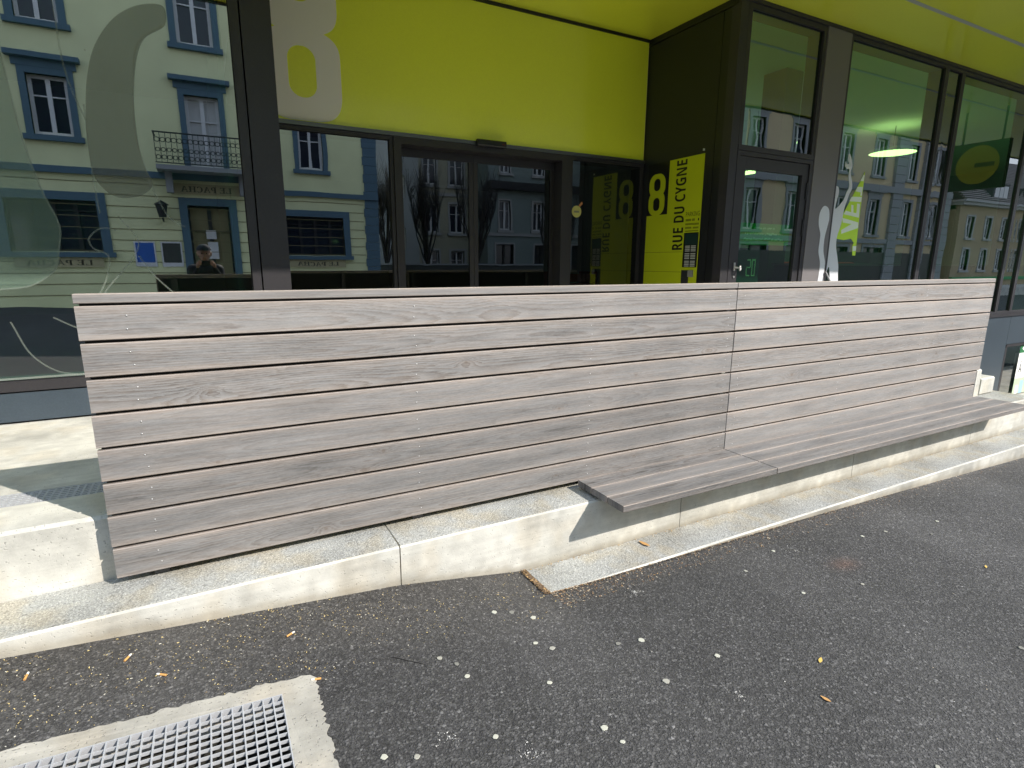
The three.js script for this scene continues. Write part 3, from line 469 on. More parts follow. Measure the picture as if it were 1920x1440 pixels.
{ // green flag with cut-off letters behind the second pane
  const z = FZ - 0.0105, green = std(lin(0.60, 0.88, 0.06), 0.7), whiteL = std(lin(0.86, 0.95, 0.80), 0.7);
  const f = thing('sail_sticker', 'lime green sail shape with white letters stuck on the shop pane', 'sticker', [4.8, 0.26, z]);
  obj('cloth', flat([[4.827, 1.389], [4.763, 1.273], [4.604, 1.033], [4.461, 0.820], [4.417, 0.635], [4.372, 0.481], [4.536, 0.466], [4.701, 0.489], [4.778, 0.434], [4.753, 0.383], [4.780, 0.260], [4.852, 0.260], [4.833, 0.674], [4.831, 1.071]], z, [], 0.0015), green, f);
  const L = (pts) => flat(pts, z + 0.0017, [], 0.0006);
  obj('letter', L([[4.445, 0.759], [4.466, 0.698], [4.669, 0.686], [4.454, 0.597], [4.464, 0.548], [4.831, 0.637], [4.821, 0.711]]), whiteL, f);
  obj('letter', L([[4.464, 0.808], [4.819, 0.776], [4.806, 0.959], [4.739, 0.961], [4.750, 0.833], [4.679, 0.836], [4.658, 0.933], [4.608, 0.939], [4.625, 0.839], [4.508, 0.856]]), whiteL, f);
  obj('letter', L([[4.597, 1.043], [4.826, 1.053], [4.828, 0.984], [4.556, 0.982]]), whiteL, f);
  obj('letter', L([[4.699, 1.178], [4.818, 1.182], [4.824, 1.070], [4.788, 1.068], [4.789, 1.111], [4.666, 1.116]]), whiteL, f);
  obj('stripe', L([[4.802, 1.346], [4.827, 1.332], [4.820, 1.259], [4.745, 1.257]]), whiteL, f);
  obj('stripe', L([[4.766, 0.389], [4.845, 0.391], [4.850, 0.327], [4.771, 0.319]]), whiteL, f);
}
{ // ceiling lamps inside
  const glow = new THREE.MeshStandardMaterial({ color: lin(0.8, 0.78, 0.6), emissive: lin(1, 0.80, 0.46), emissiveIntensity: 1.5, roughness: 0.6, side: THREE.DoubleSide });
  const area = (w, h, x, y, z, I) => { const l = new THREE.RectAreaLight(new THREE.Color(1, 0.93, 0.75), I, w, h); l.position.set(x, y, z); l.lookAt(x, y - 1, z); scene.add(l); };
  const ring = (x, y, z, r, label) => { const t = thing('pendant_lamp', label, 'lamp', [x, y, z]); obj('lamp_shade', new THREE.CylinderGeometry(r, r, 0.07, 40, 1, true).translate(x, y + 0.035, z), white, t); obj('diffuser', new THREE.CircleGeometry(r, 40).rotateX(Math.PI / 2).translate(x, y + 0.002, z), glow, t); obj('cord', rod([x, y + 0.07, z], [x, 2.93, z], 0.006), steel, t); area(r * 1.4, r * 1.4, x, y - 0.01, z, 16); };
  ring(9.47, 2.40, -4.40, 0.42, 'round disc lamp hanging inside the shop behind the wide right pane');
  const strip = (x, y, z, w, d, label) => { const t = thing('ceiling_lamp', label, 'lamp', [x, y, z]); obj('housing', bx(x - w / 2, x + w / 2, y + 0.01, y + 0.05, z - d / 2, z + d / 2), white, t); obj('diffuser', bx(x - w / 2 + 0.01, x + w / 2 - 0.01, y, y + 0.008, z - d / 2 + 0.01, z + d / 2 - 0.01), glow, t); obj('cord', [rod([x - w / 3, y + 0.05, z], [x - w / 3, 2.93, z], 0.004), rod([x + w / 3, y + 0.05, z], [x + w / 3, 2.93, z], 0.004)], steel, t); area(w, d, x, y - 0.01, z, 28); };
  strip(5.95, 1.83, -5.0, 0.35, 0.55, 'small rectangular lamp glowing inside, seen at the top of the side door pane');
  strip(7.30, 2.50, -5.0, 0.16, 0.9, 'narrow glowing lamp inside, seen through the fanlight over the side door');
}
{ // square sign hung crosswise under the overhang; the photograph shows it mirrored in the far pane
  const s = thing('hanging_sign', 'dark square sign with yellow disc under the overhang, mirrored in the far pane', 'sign', [10, 2.0, -1.18]);
  obj('board', bx(9.95, 10.05, 1.57, 2.43, -1.64, -0.72), std(lin(0.03, 0.04, 0.035), 0.6), s);
  obj('disc', [new THREE.CylinderGeometry(0.35, 0.35, 0.012, 48).rotateZ(Math.PI / 2).translate(9.943, 2.02, -1.18), new THREE.CylinderGeometry(0.35, 0.35, 0.012, 48).rotateZ(Math.PI / 2).translate(10.057, 2.02, -1.18)], std(lin(0.50, 0.45, 0.03), 0.6), s);
  obj('word_band', bx(9.93, 9.936, 1.97, 2.05, -1.46, -1.14), std(lin(0.10, 0.10, 0.03), 0.7), s);
  for (const z of [-1.5, -0.86]) obj('rod', rod([10, 2.43, z], [10, SOF, z], 0.02), steel, s);
}
{ // small round sticker and a red crate inside the entrance, green banner inside the side door
  const z = RZ - 0.009; const st = thing('round_sticker', 'small pale yellow round sticker on the narrow entrance pane', 'sticker', [1.07, 0.80, z]);
  obj('disc', new THREE.CylinderGeometry(0.075, 0.075, 0.001, 32).rotateX(Math.PI / 2).translate(1.07, 0.80, z), std(lin(0.50, 0.47, 0.16), 0.6), st);
  obj('mark', flat([[1.12, 0.86], [1.165, 0.90], [1.15, 0.93], [1.10, 0.88]], z, [], 0.001), std(lin(0.45, 0.2, 0.08), 0.6), st); obj('band', bx(1.03, 1.11, 0.785, 0.81, z + 0.0008, z + 0.0014), std(lin(0.2, 0.2, 0.15), 0.6), st);
  const rc = std(lin(0.22, 0.05, 0.03), 0.6), c = thing('red_crate', 'dull red slatted crate just inside the narrow entrance pane', 'crate', [1.25, -0.9, RZ - 0.4]);
  for (let i = 0; i < 7; i++) obj('slat', bx(1.02, 1.62, -0.90 + i * 0.13, -0.79 + i * 0.13, RZ - 0.30, RZ - 0.28), rc, c);
  obj('side', [bx(1.0, 1.02, -0.95, 0.02, RZ - 0.7, RZ - 0.28), bx(1.62, 1.64, -0.95, 0.02, RZ - 0.7, RZ - 0.28), bx(1.02, 1.62, -0.95, -0.92, RZ - 0.7, RZ - 0.30)], rc, c);
  const W = 512, H = 128, cv = document.createElement('canvas'); cv.width = W; cv.height = H; const k = cv.getContext('2d'); k.fillStyle = '#2fae68'; k.fillRect(0, 0, W, H); const R = rng(5); k.fillStyle = '#e6f5ea';
  [[150, 360, 30], [70, 440, 62], [60, 450, 94]].forEach(([a, b, y]) => { for (let x = a; x < b;) { const w = 3 + R() * 5; k.fillRect(x, y - 5 - (R() < 0.3 ? 4 : 0), w, 10 + (R() < 0.2 ? 4 : 0)); x += w + 2 + (R() < 0.14 ? 8 : 0); } });
  const t = new THREE.CanvasTexture(cv); t.colorSpace = THREE.SRGBColorSpace;
  const p = new THREE.PlaneGeometry(0.96, 0.26); p.translate(2.95, 0.50, FZ - 0.05); tag(obj('banner', p, std(lin(1, 1, 1), 0.7, 0, { map: t })), 'green banner with lines of small white print inside the side door pane', 'banner');
  const n = thing('door_notice', 'dark blue notice with outlined white digits low in the side door pane', 'notice', [2.75, 0.06, FZ - 0.06]);
  obj('sheet', bx(2.48, 2.92, -0.30, 0.33, FZ - 0.066, FZ - 0.062), std(lin(0.008, 0.025, 0.06), 0.6), n);
  const dg = [bx(2.70, 2.76, 0.175, 0.195, FZ - 0.061, FZ - 0.059), bx(2.755, 2.77, 0.10, 0.175, FZ - 0.061, FZ - 0.059), bx(2.695, 2.76, 0.085, 0.10, FZ - 0.061, FZ - 0.059), bx(2.685, 2.698, 0.0, 0.085, FZ - 0.061, FZ - 0.059), bx(2.69, 2.755, -0.015, 0.0, FZ - 0.061, FZ - 0.059)];
  const zero = [bx(2.785, 2.85, 0.175, 0.195, FZ - 0.061, FZ - 0.059), bx(2.785, 2.80, 0.0, 0.175, FZ - 0.061, FZ - 0.059), bx(2.838, 2.85, 0.0, 0.175, FZ - 0.061, FZ - 0.059), bx(2.785, 2.85, -0.015, 0.0, FZ - 0.061, FZ - 0.059)];
  obj('digit', dg, white, n); obj('digit', zero, white, n);
}
{ // folded parasol hook by the column and the poster at the lower shop front
  const h = thing('pole_holder', 'short metal bracket leaning out below the silver silhouette, just over the screen', 'bracket', [4.2, -0.8, FZ + 0.06]);
  obj('arm', rod([4.13, 0.035, FZ + 0.05], [4.30, -0.14, FZ + 0.05], 0.012, 0.012, 6), galv, h); obj('stay', rod([4.13, 0.035, FZ + 0.05], [4.12, -0.8, FZ + 0.05], 0.008, 0.008, 6), steel, h);
  const W = 512, H = 512, cv = document.createElement('canvas'); cv.width = W; cv.height = H; const k = cv.getContext('2d');
  k.fillStyle = '#fafaf6'; k.fillRect(0, 0, W, H); k.fillStyle = '#1f6f3f'; k.fillRect(0, 0, W, 92); k.fillStyle = '#f4f6f0'; k.save(); k.translate(62, 46); k.rotate(Math.PI / 4); k.fillRect(-17, -17, 34, 34); k.restore(); k.fillRect(96, 40, 36, 12);
  k.fillStyle = '#5a5a5c'; k.font = 'bold 120px sans-serif'; k.save(); k.translate(36, 290); k.scale(0.7, 1.05); k.fillText('À', 0, 0); k.restore();
  k.fillStyle = '#b9cfae'; k.fillRect(0, 350, W, 162); k.fillStyle = '#9fc3d6'; k.fillRect(110, 380, 60, 132); k.fillStyle = '#e4e8da'; k.fillRect(40, 420, 50, 92); k.fillRect(230, 400, 200, 60);
  const t = new THREE.CanvasTexture(cv); t.colorSpace = THREE.SRGBColorSpace; const p = new THREE.PlaneGeometry(1.25, 1.02); p.translate(11.30, -1.88, FZ - 0.02);
  tag(obj('poster', p, std(lin(1, 1, 1), 0.6, 0, { map: t })), 'white and green poster with a large letter in the lower shop front at right', 'poster');
}
for (const [x, z, r, n] of [[6.55, -4.2, 0.30, 'in the second wide pane'], [8.35, -4.6, 0.34, 'further right, in the third pane']]) {
  const t = thing('red_tub', 'dark red rounded shop tub on the floor inside, ' + n, 'tub', [x, -0.76, z]);
  obj('tub', new THREE.LatheGeometry([[0, 0], [r * 0.8, 0], [r, 0.5], [r * 0.97, 0.93], [r * 0.86, 0.95], [r * 0.85, 0.3]].map(q => new THREE.Vector2(...q)), 28).translate(x, -0.76, z), std(lin(0.30, 0.03, 0.02), 0.5), t);
}

// ---------------------------------------------------------------- drain in the asphalt
{
  const GX0 = -4.55, GX1 = -3.192, GZ0 = 0.822, GZ1 = 1.76, gy = (x) => groundY(x, 1.0) + 0.004;
  const t = thing('drain_grate', 'galvanised floor grating set in a ragged concrete frame in the asphalt', 'drain', [-3.87, groundY(-3.87, 1.3), 1.29]);
  const R = rng(3), out = []; const jag = (v) => v + (R() - 0.5) * 0.017;
  const n = 90; for (let i = 0; i <= n; i++) out.push([mix(-4.68, -3.10, i / n), jag(0.742)]); out.push([-3.085, 0.752]);
  for (let i = 1; i <= n; i++) out.push([jag(-3.072), mix(0.765, 1.88, i / n)]); out.push([-4.68, 1.88]);
  // build the ring as a fine shape so that it can follow the slope
  const sh = new THREE.Shape(out.map(p => new THREE.Vector2(p[0], -p[1]))); sh.holes.push(new THREE.Path([[GX0, GZ0], [GX1, GZ0], [GX1, GZ1], [GX0, GZ1]].map(p => new THREE.Vector2(p[0], -p[1]))));
  const g = new THREE.ExtrudeGeometry(sh, { depth: 0.09, bevelEnabled: false }).toNonIndexed(); g.rotateX(-Math.PI / 2);
  const p = g.attributes.position; for (let i = 0; i < p.count; i++) p.setY(i, p.getY(i) - 0.085 + groundY(p.getX(i), Math.max(0.8, p.getZ(i)))); g.computeVertexNormals();
  obj('surround', meterUV(g), std(lin(0.68, 0.66, 0.64), 0.9, 0, { map: concTex, bumpMap: concBump, bumpScale: 0.008 }), t);
  const tilt = (gs) => gs.map(q => { const a = q.attributes.position; for (let i = 0; i < a.count; i++) a.setY(i, a.getY(i) + gy(a.getX(i))); return q; });
  obj('edge_frame', tilt([bx(GX0, GX1, -0.03, 0.001, GZ0, GZ0 + 0.004), bx(GX1 - 0.004, GX1, -0.03, 0.001, GZ0 + 0.004, GZ1), bx(GX0, GX1 - 0.004, -0.03, 0.001, GZ1 - 0.004, GZ1)]), galv, t);
  for (let z = GZ0 + 0.033; z < GZ1 - 0.01; z += 0.0315) obj('bar', tilt([bx(GX0 + 0.002, GX1 - 0.005, -0.0125, -0.0005, z - 0.0014, z + 0.0014)]), galv, t);
  for (let x = GX1 - 0.033; x > GX0 + 0.01; x -= 0.0328) obj('cross_bar', tilt([bx(x - 0.0022, x + 0.0022, -0.009, 0.0008, GZ0 + 0.005, GZ1 - 0.005)]), galv, t);
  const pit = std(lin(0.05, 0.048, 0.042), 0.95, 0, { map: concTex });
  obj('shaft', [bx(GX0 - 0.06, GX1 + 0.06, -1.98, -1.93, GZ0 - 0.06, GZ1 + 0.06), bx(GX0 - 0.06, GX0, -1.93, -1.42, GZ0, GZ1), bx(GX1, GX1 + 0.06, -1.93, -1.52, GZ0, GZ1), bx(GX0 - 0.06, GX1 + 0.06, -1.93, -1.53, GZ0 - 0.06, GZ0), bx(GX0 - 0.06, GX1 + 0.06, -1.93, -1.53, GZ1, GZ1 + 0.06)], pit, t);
}

// ---------------------------------------------------------------- litter
const onRoad = (o, x, z, dy = 0) => { o.position.set(x, groundY(x, z) + dy, z); return o; };
{
  const filt = std(lin(0.62, 0.32, 0.10), 0.9), paper = std(lin(0.75, 0.70, 0.62), 0.9);
  const spots = [[-4.01, 0.385, 1.45, 'nearest the left photo edge'], [-3.706, 0.396, 1.0, 'closest below the left corner of the screen'], [-3.578, 0.546, 2.6, 'third from the left, tilted'], [-3.125, 0.461, 0.4, 'between the plinth and the drain corner'], [-3.062, 0.788, 2.95, 'touching the corner of the drain frame']];
  for (const [x, z, a, n] of spots) {
    const t = thing('cigarette_butt', 'orange cigarette butt on the asphalt, ' + n, 'cigarette butt', [x, groundY(x, z) + 0.007, z], 'cigarette butts on the asphalt'); t.rotation.y = a; t.rotation.z = 0.09; t.updateMatrixWorld();
    const m = (g, mat, nm) => { const q = new THREE.Mesh(g, mat); q.name = nm; q.castShadow = q.receiveShadow = true; t.add(q); };
    m(new THREE.CylinderGeometry(0.0042, 0.0040, 0.024, 10).rotateZ(Math.PI / 2), filt, 'filter'); m(new THREE.CylinderGeometry(0.0041, 0.0034, 0.012, 10).rotateZ(Math.PI / 2).translate(0.018, 0, 0), paper, 'paper');
  }
  const R = rng(21), gumC = [std(lin(0.46, 0.455, 0.38), 0.8), std(lin(0.34, 0.33, 0.28), 0.8), std(lin(0.20, 0.195, 0.17), 0.85)];
  const gums = [[-2.933, 1.247, 'left of two at the bottom'], [-2.837, 1.29, 'right of two at the bottom'], [-2.532, 0.998, 'lowest of three in a slanted row'], [-2.542, 0.911, 'middle one of three in a slanted row'], [-2.592, 0.849, 'top one of three in a slanted row'], [-2.252, 1.162, 'large, alone in mid asphalt'], [-2.16, 0.898, 'upper one of two below the kerb corner'], [-2.112, 0.963, 'lower one of two below the kerb corner'], [-1.821, 1.052, 'dull, left of the brighter flat patch'], [-1.71, 1.079, 'bright, right of a dull one'], [-1.822, 1.355, 'round, alone right of the middle'], [-2.204, 1.451, 'dull, near the bottom right of centre'], [-2.211, 0.59, 'small, left of the kerb corner'], [-2.13, 0.616, 'small, just below the kerb corner'], [-2.053, 0.697, 'flat, right below the kerb corner'], [-0.644, 1.14, 'oval, in the open asphalt on the right'], [-0.253, 1.225, 'oval, right of the other open oval'], [0.399, 0.848, 'oval, nearest the middle of the kerb'], [0.887, 1.028, 'long and thin, far along the road'], [0.627, 0.871, 'far along near the kerb'], [1.172, 0.93, 'farthest to the right'], [-0.331, 0.723, 'beside the kerb, under the seat joint'], [-1.273, 2.065, 'at the bottom edge on the right'], [-0.14, 1.884, 'near the right edge of the photo'], [-1.5, 1.326, 'oval, below the wide kerb'], [-0.704, 0.821, 'oval, close below the kerb'], [-2.57, 1.324, 'small, near the bottom in the middle'], [-2.185, 1.528, 'broken, near the bottom']];
  gums.forEach(([x, z, n], i) => {
    const pts = []; const q = 14, rx = 0.0075 + R() * 0.0055, rz = rx * (0.75 + R() * 0.4); for (let k = 0; k < q; k++) { const a = k / q * Math.PI * 2, w = 0.82 + R() * 0.36; pts.push(new THREE.Vector2(Math.cos(a) * rx * w, Math.sin(a) * rz * w)); }
    const g = new THREE.ExtrudeGeometry(new THREE.Shape(pts), { depth: 0.0015, bevelEnabled: true, bevelSize: 0.0015, bevelThickness: 0.001, bevelSegments: 1 }); g.rotateX(-Math.PI / 2);
    const m = new THREE.Mesh(g, gumC[i % 5 === 3 ? 2 : i % 3 === 1 ? 1 : 0]); m.name = numbered('gum_spot'); m.receiveShadow = m.castShadow = true; onRoad(m, x, z, 0.0025); m.rotation.z = -0.05; scene.add(m); tag(m, 'flattened pale gum spot on the asphalt, ' + n, 'gum spot', 'gum spots on the asphalt');
  });
  const leafC = [std(lin(0.62, 0.42, 0.10), 0.8), std(lin(0.50, 0.28, 0.10), 0.8)];
  [[-1.118, 1.547, 0.021, 0, 'yellow dry leaf scrap, the upper of two on the right asphalt'], [-1.322, 1.701, 0.021, 1, 'brown dry leaf scrap, the lower of two on the right asphalt'], [0.68, 1.421, 0.018, 0, 'yellowish leaf scrap far out on the right asphalt'], [-1.005, 0.30, 0.045, 1, 'flat brown leaf lying on the kerb against the plinth under the seat']].forEach(([x, z, s, c, l]) => {
    const sh = new THREE.Shape(); sh.moveTo(-s, 0); sh.quadraticCurveTo(-s * 0.2, s * 0.8, s, 0.1 * s); sh.quadraticCurveTo(0, -s * 0.6, -s, 0); const g = new THREE.ShapeGeometry(sh, 8); g.rotateX(-Math.PI / 2); const p = g.attributes.position; for (let i = 0; i < p.count; i++) p.setY(i, 0.25 * Math.abs(p.getZ(i)) + 0.002 + 0.1 * Math.abs(p.getX(i))); g.computeVertexNormals();
    const m = new THREE.Mesh(g, leafC[c]); m.name = numbered('dry_leaf'); m.castShadow = m.receiveShadow = true; onRoad(m, x, z, 0.002); if (z < 0.49) m.position.y = -1.611; m.rotation.y = c * 1.3 + 0.4; scene.add(m); tag(m, l, 'leaf', 'dry leaf scraps');
  });
  tag(obj('twig', rod([-2.765, groundY(-2.765, 0.765) + 0.003, 0.765], [-2.66, groundY(-2.66, 0.862) + 0.003, 0.862], 0.0016, 0.001, 5), std(lin(0.02, 0.018, 0.015), 0.9)), 'thin black twig lying on the asphalt below the plinth joint', 'twig');
  // grit, seed husks and leaf crumbs gathered by the kerb and in its corner
  const chip = new THREE.BufferGeometry(); chip.setAttribute('position', new THREE.Float32BufferAttribute([-1, 0, -0.4, 1, 0, -0.3, 0.8, 0.25, 0.4, -1, 0, -0.4, 0.8, 0.25, 0.4, -0.8, 0.1, 0.45], 3)); chip.computeVertexNormals();
  const bits = []; const put = (x, y, z, s, c) => bits.push([x, y, z, s, c]);
  for (let i = 0; i < 5200; i++) { const x = -4.7 + 2.95 * R(), d = Math.pow(R(), 1.2), z = 0.225 + d * (0.62 - 0.12 * smooth(-3.4, -2.4, x)); if (pnoise(x / 8 + 2, z / 8, 90, 90, 5) < 0.22 + 0.38 * R() || R() < smooth(-3.6, -1.9, x) * 0.55) continue; put(x, groundY(x, z) + 0.003, z, 0.0012 + R() * R() * 0.0042, R() < 0.45 ? [0.68, 0.52, 0.22] : R() < 0.5 ? [0.62, 0.58, 0.48] : [0.36, 0.26, 0.13]); }
  for (let i = 0; i < 3400; i++) { const x = -1.83 + 6 * R() * R(), z = 0.492 + 0.16 * Math.pow(R(), 2.6); put(x, groundY(x, z) + 0.003, z, 0.0014 + R() * R() * 0.0055, R() < 0.3 ? [0.36, 0.22, 0.10] : R() < 0.5 ? [0.50, 0.43, 0.32] : [0.20, 0.12, 0.07]); }
  for (let i = 0; i < 900; i++) { const z = 0.23 + 0.27 * R(), x = -1.835 - 0.035 * R() * R(); put(x, groundY(x, z) + 0.004 + 0.008 * R(), z, 0.002 + R() * 0.009, R() < 0.3 ? [0.36, 0.23, 0.10] : [0.14, 0.09, 0.05]); }
  for (let i = 0; i < 1100; i++) { const x = -1.8 + 6 * R(), z = 0.225 + 0.03 * R() * R(); put(x, -1.610, z, 0.0012 + R() * R() * 0.006, R() < 0.6 ? [0.46, 0.30, 0.12] : [0.5, 0.44, 0.34]); }
  for (let i = 0; i < 380; i++) { const x = -4 + 8 * R(), z = 0.5 + 2.2 * R(); put(x, groundY(x, z) + 0.003, z, 0.0010 + R() * R() * R() * 0.0052, R() < 0.75 ? [0.62, 0.60, 0.55] : [0.5, 0.42, 0.3]); }
  const spl = [[-1.424, 0.70, 0.05, 90], [-2.50, 1.43, 0.05, 60], [-2.72, 1.26, 0.05, 50], [-1.62, 1.55, 0.03, 30], [-0.2, 0.78, 0.10, 60]]; for (const [cx, cz, r, n] of spl) for (let i = 0; i < n; i++) { const a = R() * 6.283, d = r * Math.pow(R(), 1.3); const x = cx + Math.cos(a) * d, z = cz + Math.sin(a) * d; put(x, groundY(x, z) + 0.003, z, 0.001 + R() * R() * 0.003, [0.66, 0.64, 0.6]); }
  const im = new THREE.InstancedMesh(chip, std(lin(1, 1, 1), 0.85), bits.length), M = new THREE.Matrix4(), E = new THREE.Euler(), Q = new THREE.Quaternion(), P = new THREE.Vector3(), S = new THREE.Vector3(), C = new THREE.Color();
  bits.forEach(([x, y, z, s, c], i) => { if (x > -4.69 && x < -3.06 && z > 0.735 && z < 1.89) s *= 0.01; E.set((R() - 0.5) * 0.5, R() * 6.283, (R() - 0.5) * 0.5); M.compose(P.set(x, y, z), Q.setFromEuler(E), S.set(s, s, s * (0.6 + R() * 0.7))); im.setMatrixAt(i, M); const k = 0.75 + R() * 0.5; im.setColorAt(i, C.setRGB(c[0] * k, c[1] * k, c[2] * k)); });
  im.name = 'litter_flecks'; im.receiveShadow = true; scene.add(im); tag(im, 'pale and brown grit and leaf crumbs scattered on the asphalt along the kerb', 'litter', null, 'stuff');
}

// ---------------------------------------------------------------- across the street (seen mirrored in the panes)
const GY = -1.46;
const wallTex = (r, g, b, seed) => tex(256, 256, (c, u, v) => { const k = 1 + (pfbm(u, v, 4, 4, seed) - 0.5) * 0.22; c[0] = r * k; c[1] = g * k; c[2] = b * k; }, true, 0.25, 0.25);
const wallM = (r, g, b, seed) => std(lin(1, 1, 1), 0.9, 0, { map: wallTex(r, g, b, seed) });
const darkPane = new THREE.MeshPhysicalMaterial({ color: lin(0.02, 0.025, 0.04), roughness: 0.05 });
const blind = std(lin(0.55, 0.55, 0.52), 0.8), iron = std(lin(0.02, 0.02, 0.022), 0.6), whiteFrame = std(lin(0.72, 0.72, 0.70), 0.6);
function house(o) {
  const { x0, x1, y1, zf, wall, trim, wins, depth = 9 } = o;
  const t = thing(o.name, o.label, 'building', [(x0 + x1) / 2, GY, zf]);
  const sh = new THREE.Shape([[x0, GY], [x1, GY], [x1, y1], [x0, y1]].map(p => new THREE.Vector2(...p)));
  for (const w of wins) sh.holes.push(new THREE.Path([[w.x - w.w / 2, w.y0], [w.x - w.w / 2, w.y1], [w.x + w.w / 2, w.y1], [w.x + w.w / 2, w.y0]].map(p => new THREE.Vector2(...p))));
  const slab = new THREE.ExtrudeGeometry(sh, { depth: 0.35, bevelEnabled: false }).toNonIndexed(); slab.translate(0, 0, zf);
  obj('wall', [meterUV(slab), bx(x0, x0 + 0.3, GY, y1, zf + 0.36, zf + depth), bx(x1 - 0.3, x1, GY, y1, zf + 0.36, zf + depth), bx(x0, x1, GY, y1, zf + depth, zf + depth + 0.3), bx(x0, x1, y1 - 0.3, y1 - 0.01, zf + 0.36, zf + depth)], wall, t);
  for (const w of wins) {
    const a = w.x - w.w / 2, b = w.x + w.w / 2, f = w.dark ? 0.06 : 0.10, zz = zf + 0.16;
    const fr = w.dark ? iron : whiteFrame, bars = [bx(a, b, w.y1 - f, w.y1, zz, zz + 0.06), bx(a, b, w.y0, w.y0 + f, zz, zz + 0.06), bx(a, a + f, w.y0 + f, w.y1 - f, zz, zz + 0.06), bx(b - f, b, w.y0 + f, w.y1 - f, zz, zz + 0.06)];
    const nM = w.mull || 1; for (let i = 1; i <= nM; i++) { const x = a + (b - a) * i / (nM + 1); bars.push(bx(x - 0.06, x + 0.06, w.y0 + f, w.y1 - f, zz - 0.01, zz + 0.055)); }
    for (const q of w.cross || [0.66]) bars.push(bx(a + f, b - f, mix(w.y0, w.y1, q) - 0.02, mix(w.y0, w.y1, q) + 0.02, zz + 0.005, zz + 0.05));
    const wi = obj('window', bars, fr, t);
    obj('pane', bx(a + 0.01, b - 0.01, w.y0 + 0.01, w.y1 - 0.01, zz + 0.062, zz + 0.08), w.door ? std(lin(0.26, 0.23, 0.11), 0.7) : w.blind ? blind : darkPane, wi);
    const s = w.sur === undefined ? 0.18 : w.sur;
    if (s) obj('surround', [bx(a - s, a, w.y0 - 0.02, w.y1 + s, zf - 0.05, zf + 0.15), bx(b, b + s, w.y0 - 0.02, w.y1 + s, zf - 0.05, zf + 0.15), bx(a, b, w.y1, w.y1 + s, zf - 0.05, zf + 0.15), bx(a - s - 0.08, b + s + 0.08, w.y0 - 0.18, w.y0 - 0.021, zf - 0.14, zf + 0.15)], trim, t);
    if (w.hood) obj('hood', [bx(a - s - 0.10, b + s + 0.10, w.y1 + s + 0.001, w.y1 + s + 0.22, zf - 0.06, zf + 0.02), bx(a - s - 0.22, b + s + 0.22, w.y1 + s + 0.221, w.y1 + s + 0.36, zf - 0.24, zf + 0.02)], trim, t);
  }
  for (const [a, b, c, d] of o.bands || []) obj('string_course', bx(x0 - 0.02, x1 + 0.02, a, b, zf - (c || 0.08), zf - 0.001), d || trim, t);
  obj('cornice', [bx(x0 - 0.25, x1 + 0.25, y1, y1 + 0.22, zf - 0.35, zf + depth), bx(x0 - 0.35, x1 + 0.35, y1 + 0.221, y1 + 0.36, zf - 0.5, zf + depth)], trim, t);
  if (o.roof) { const h = o.roof; obj('roof', prismX([[zf - 0.5, y1 + 0.361], [zf + depth / 2, y1 + 0.36 + h], [zf + depth, y1 + 0.361]], x0 - 0.3, x1 + 0.3), o.roofMat || std(lin(0.12, 0.07, 0.05), 0.8), t); }
  return t;
}
const blueStone = std(lin(0.09, 0.155, 0.20), 0.85), greyStone = std(lin(0.30, 0.31, 0.31), 0.85), paleStone = std(lin(0.42, 0.42, 0.40), 0.85);
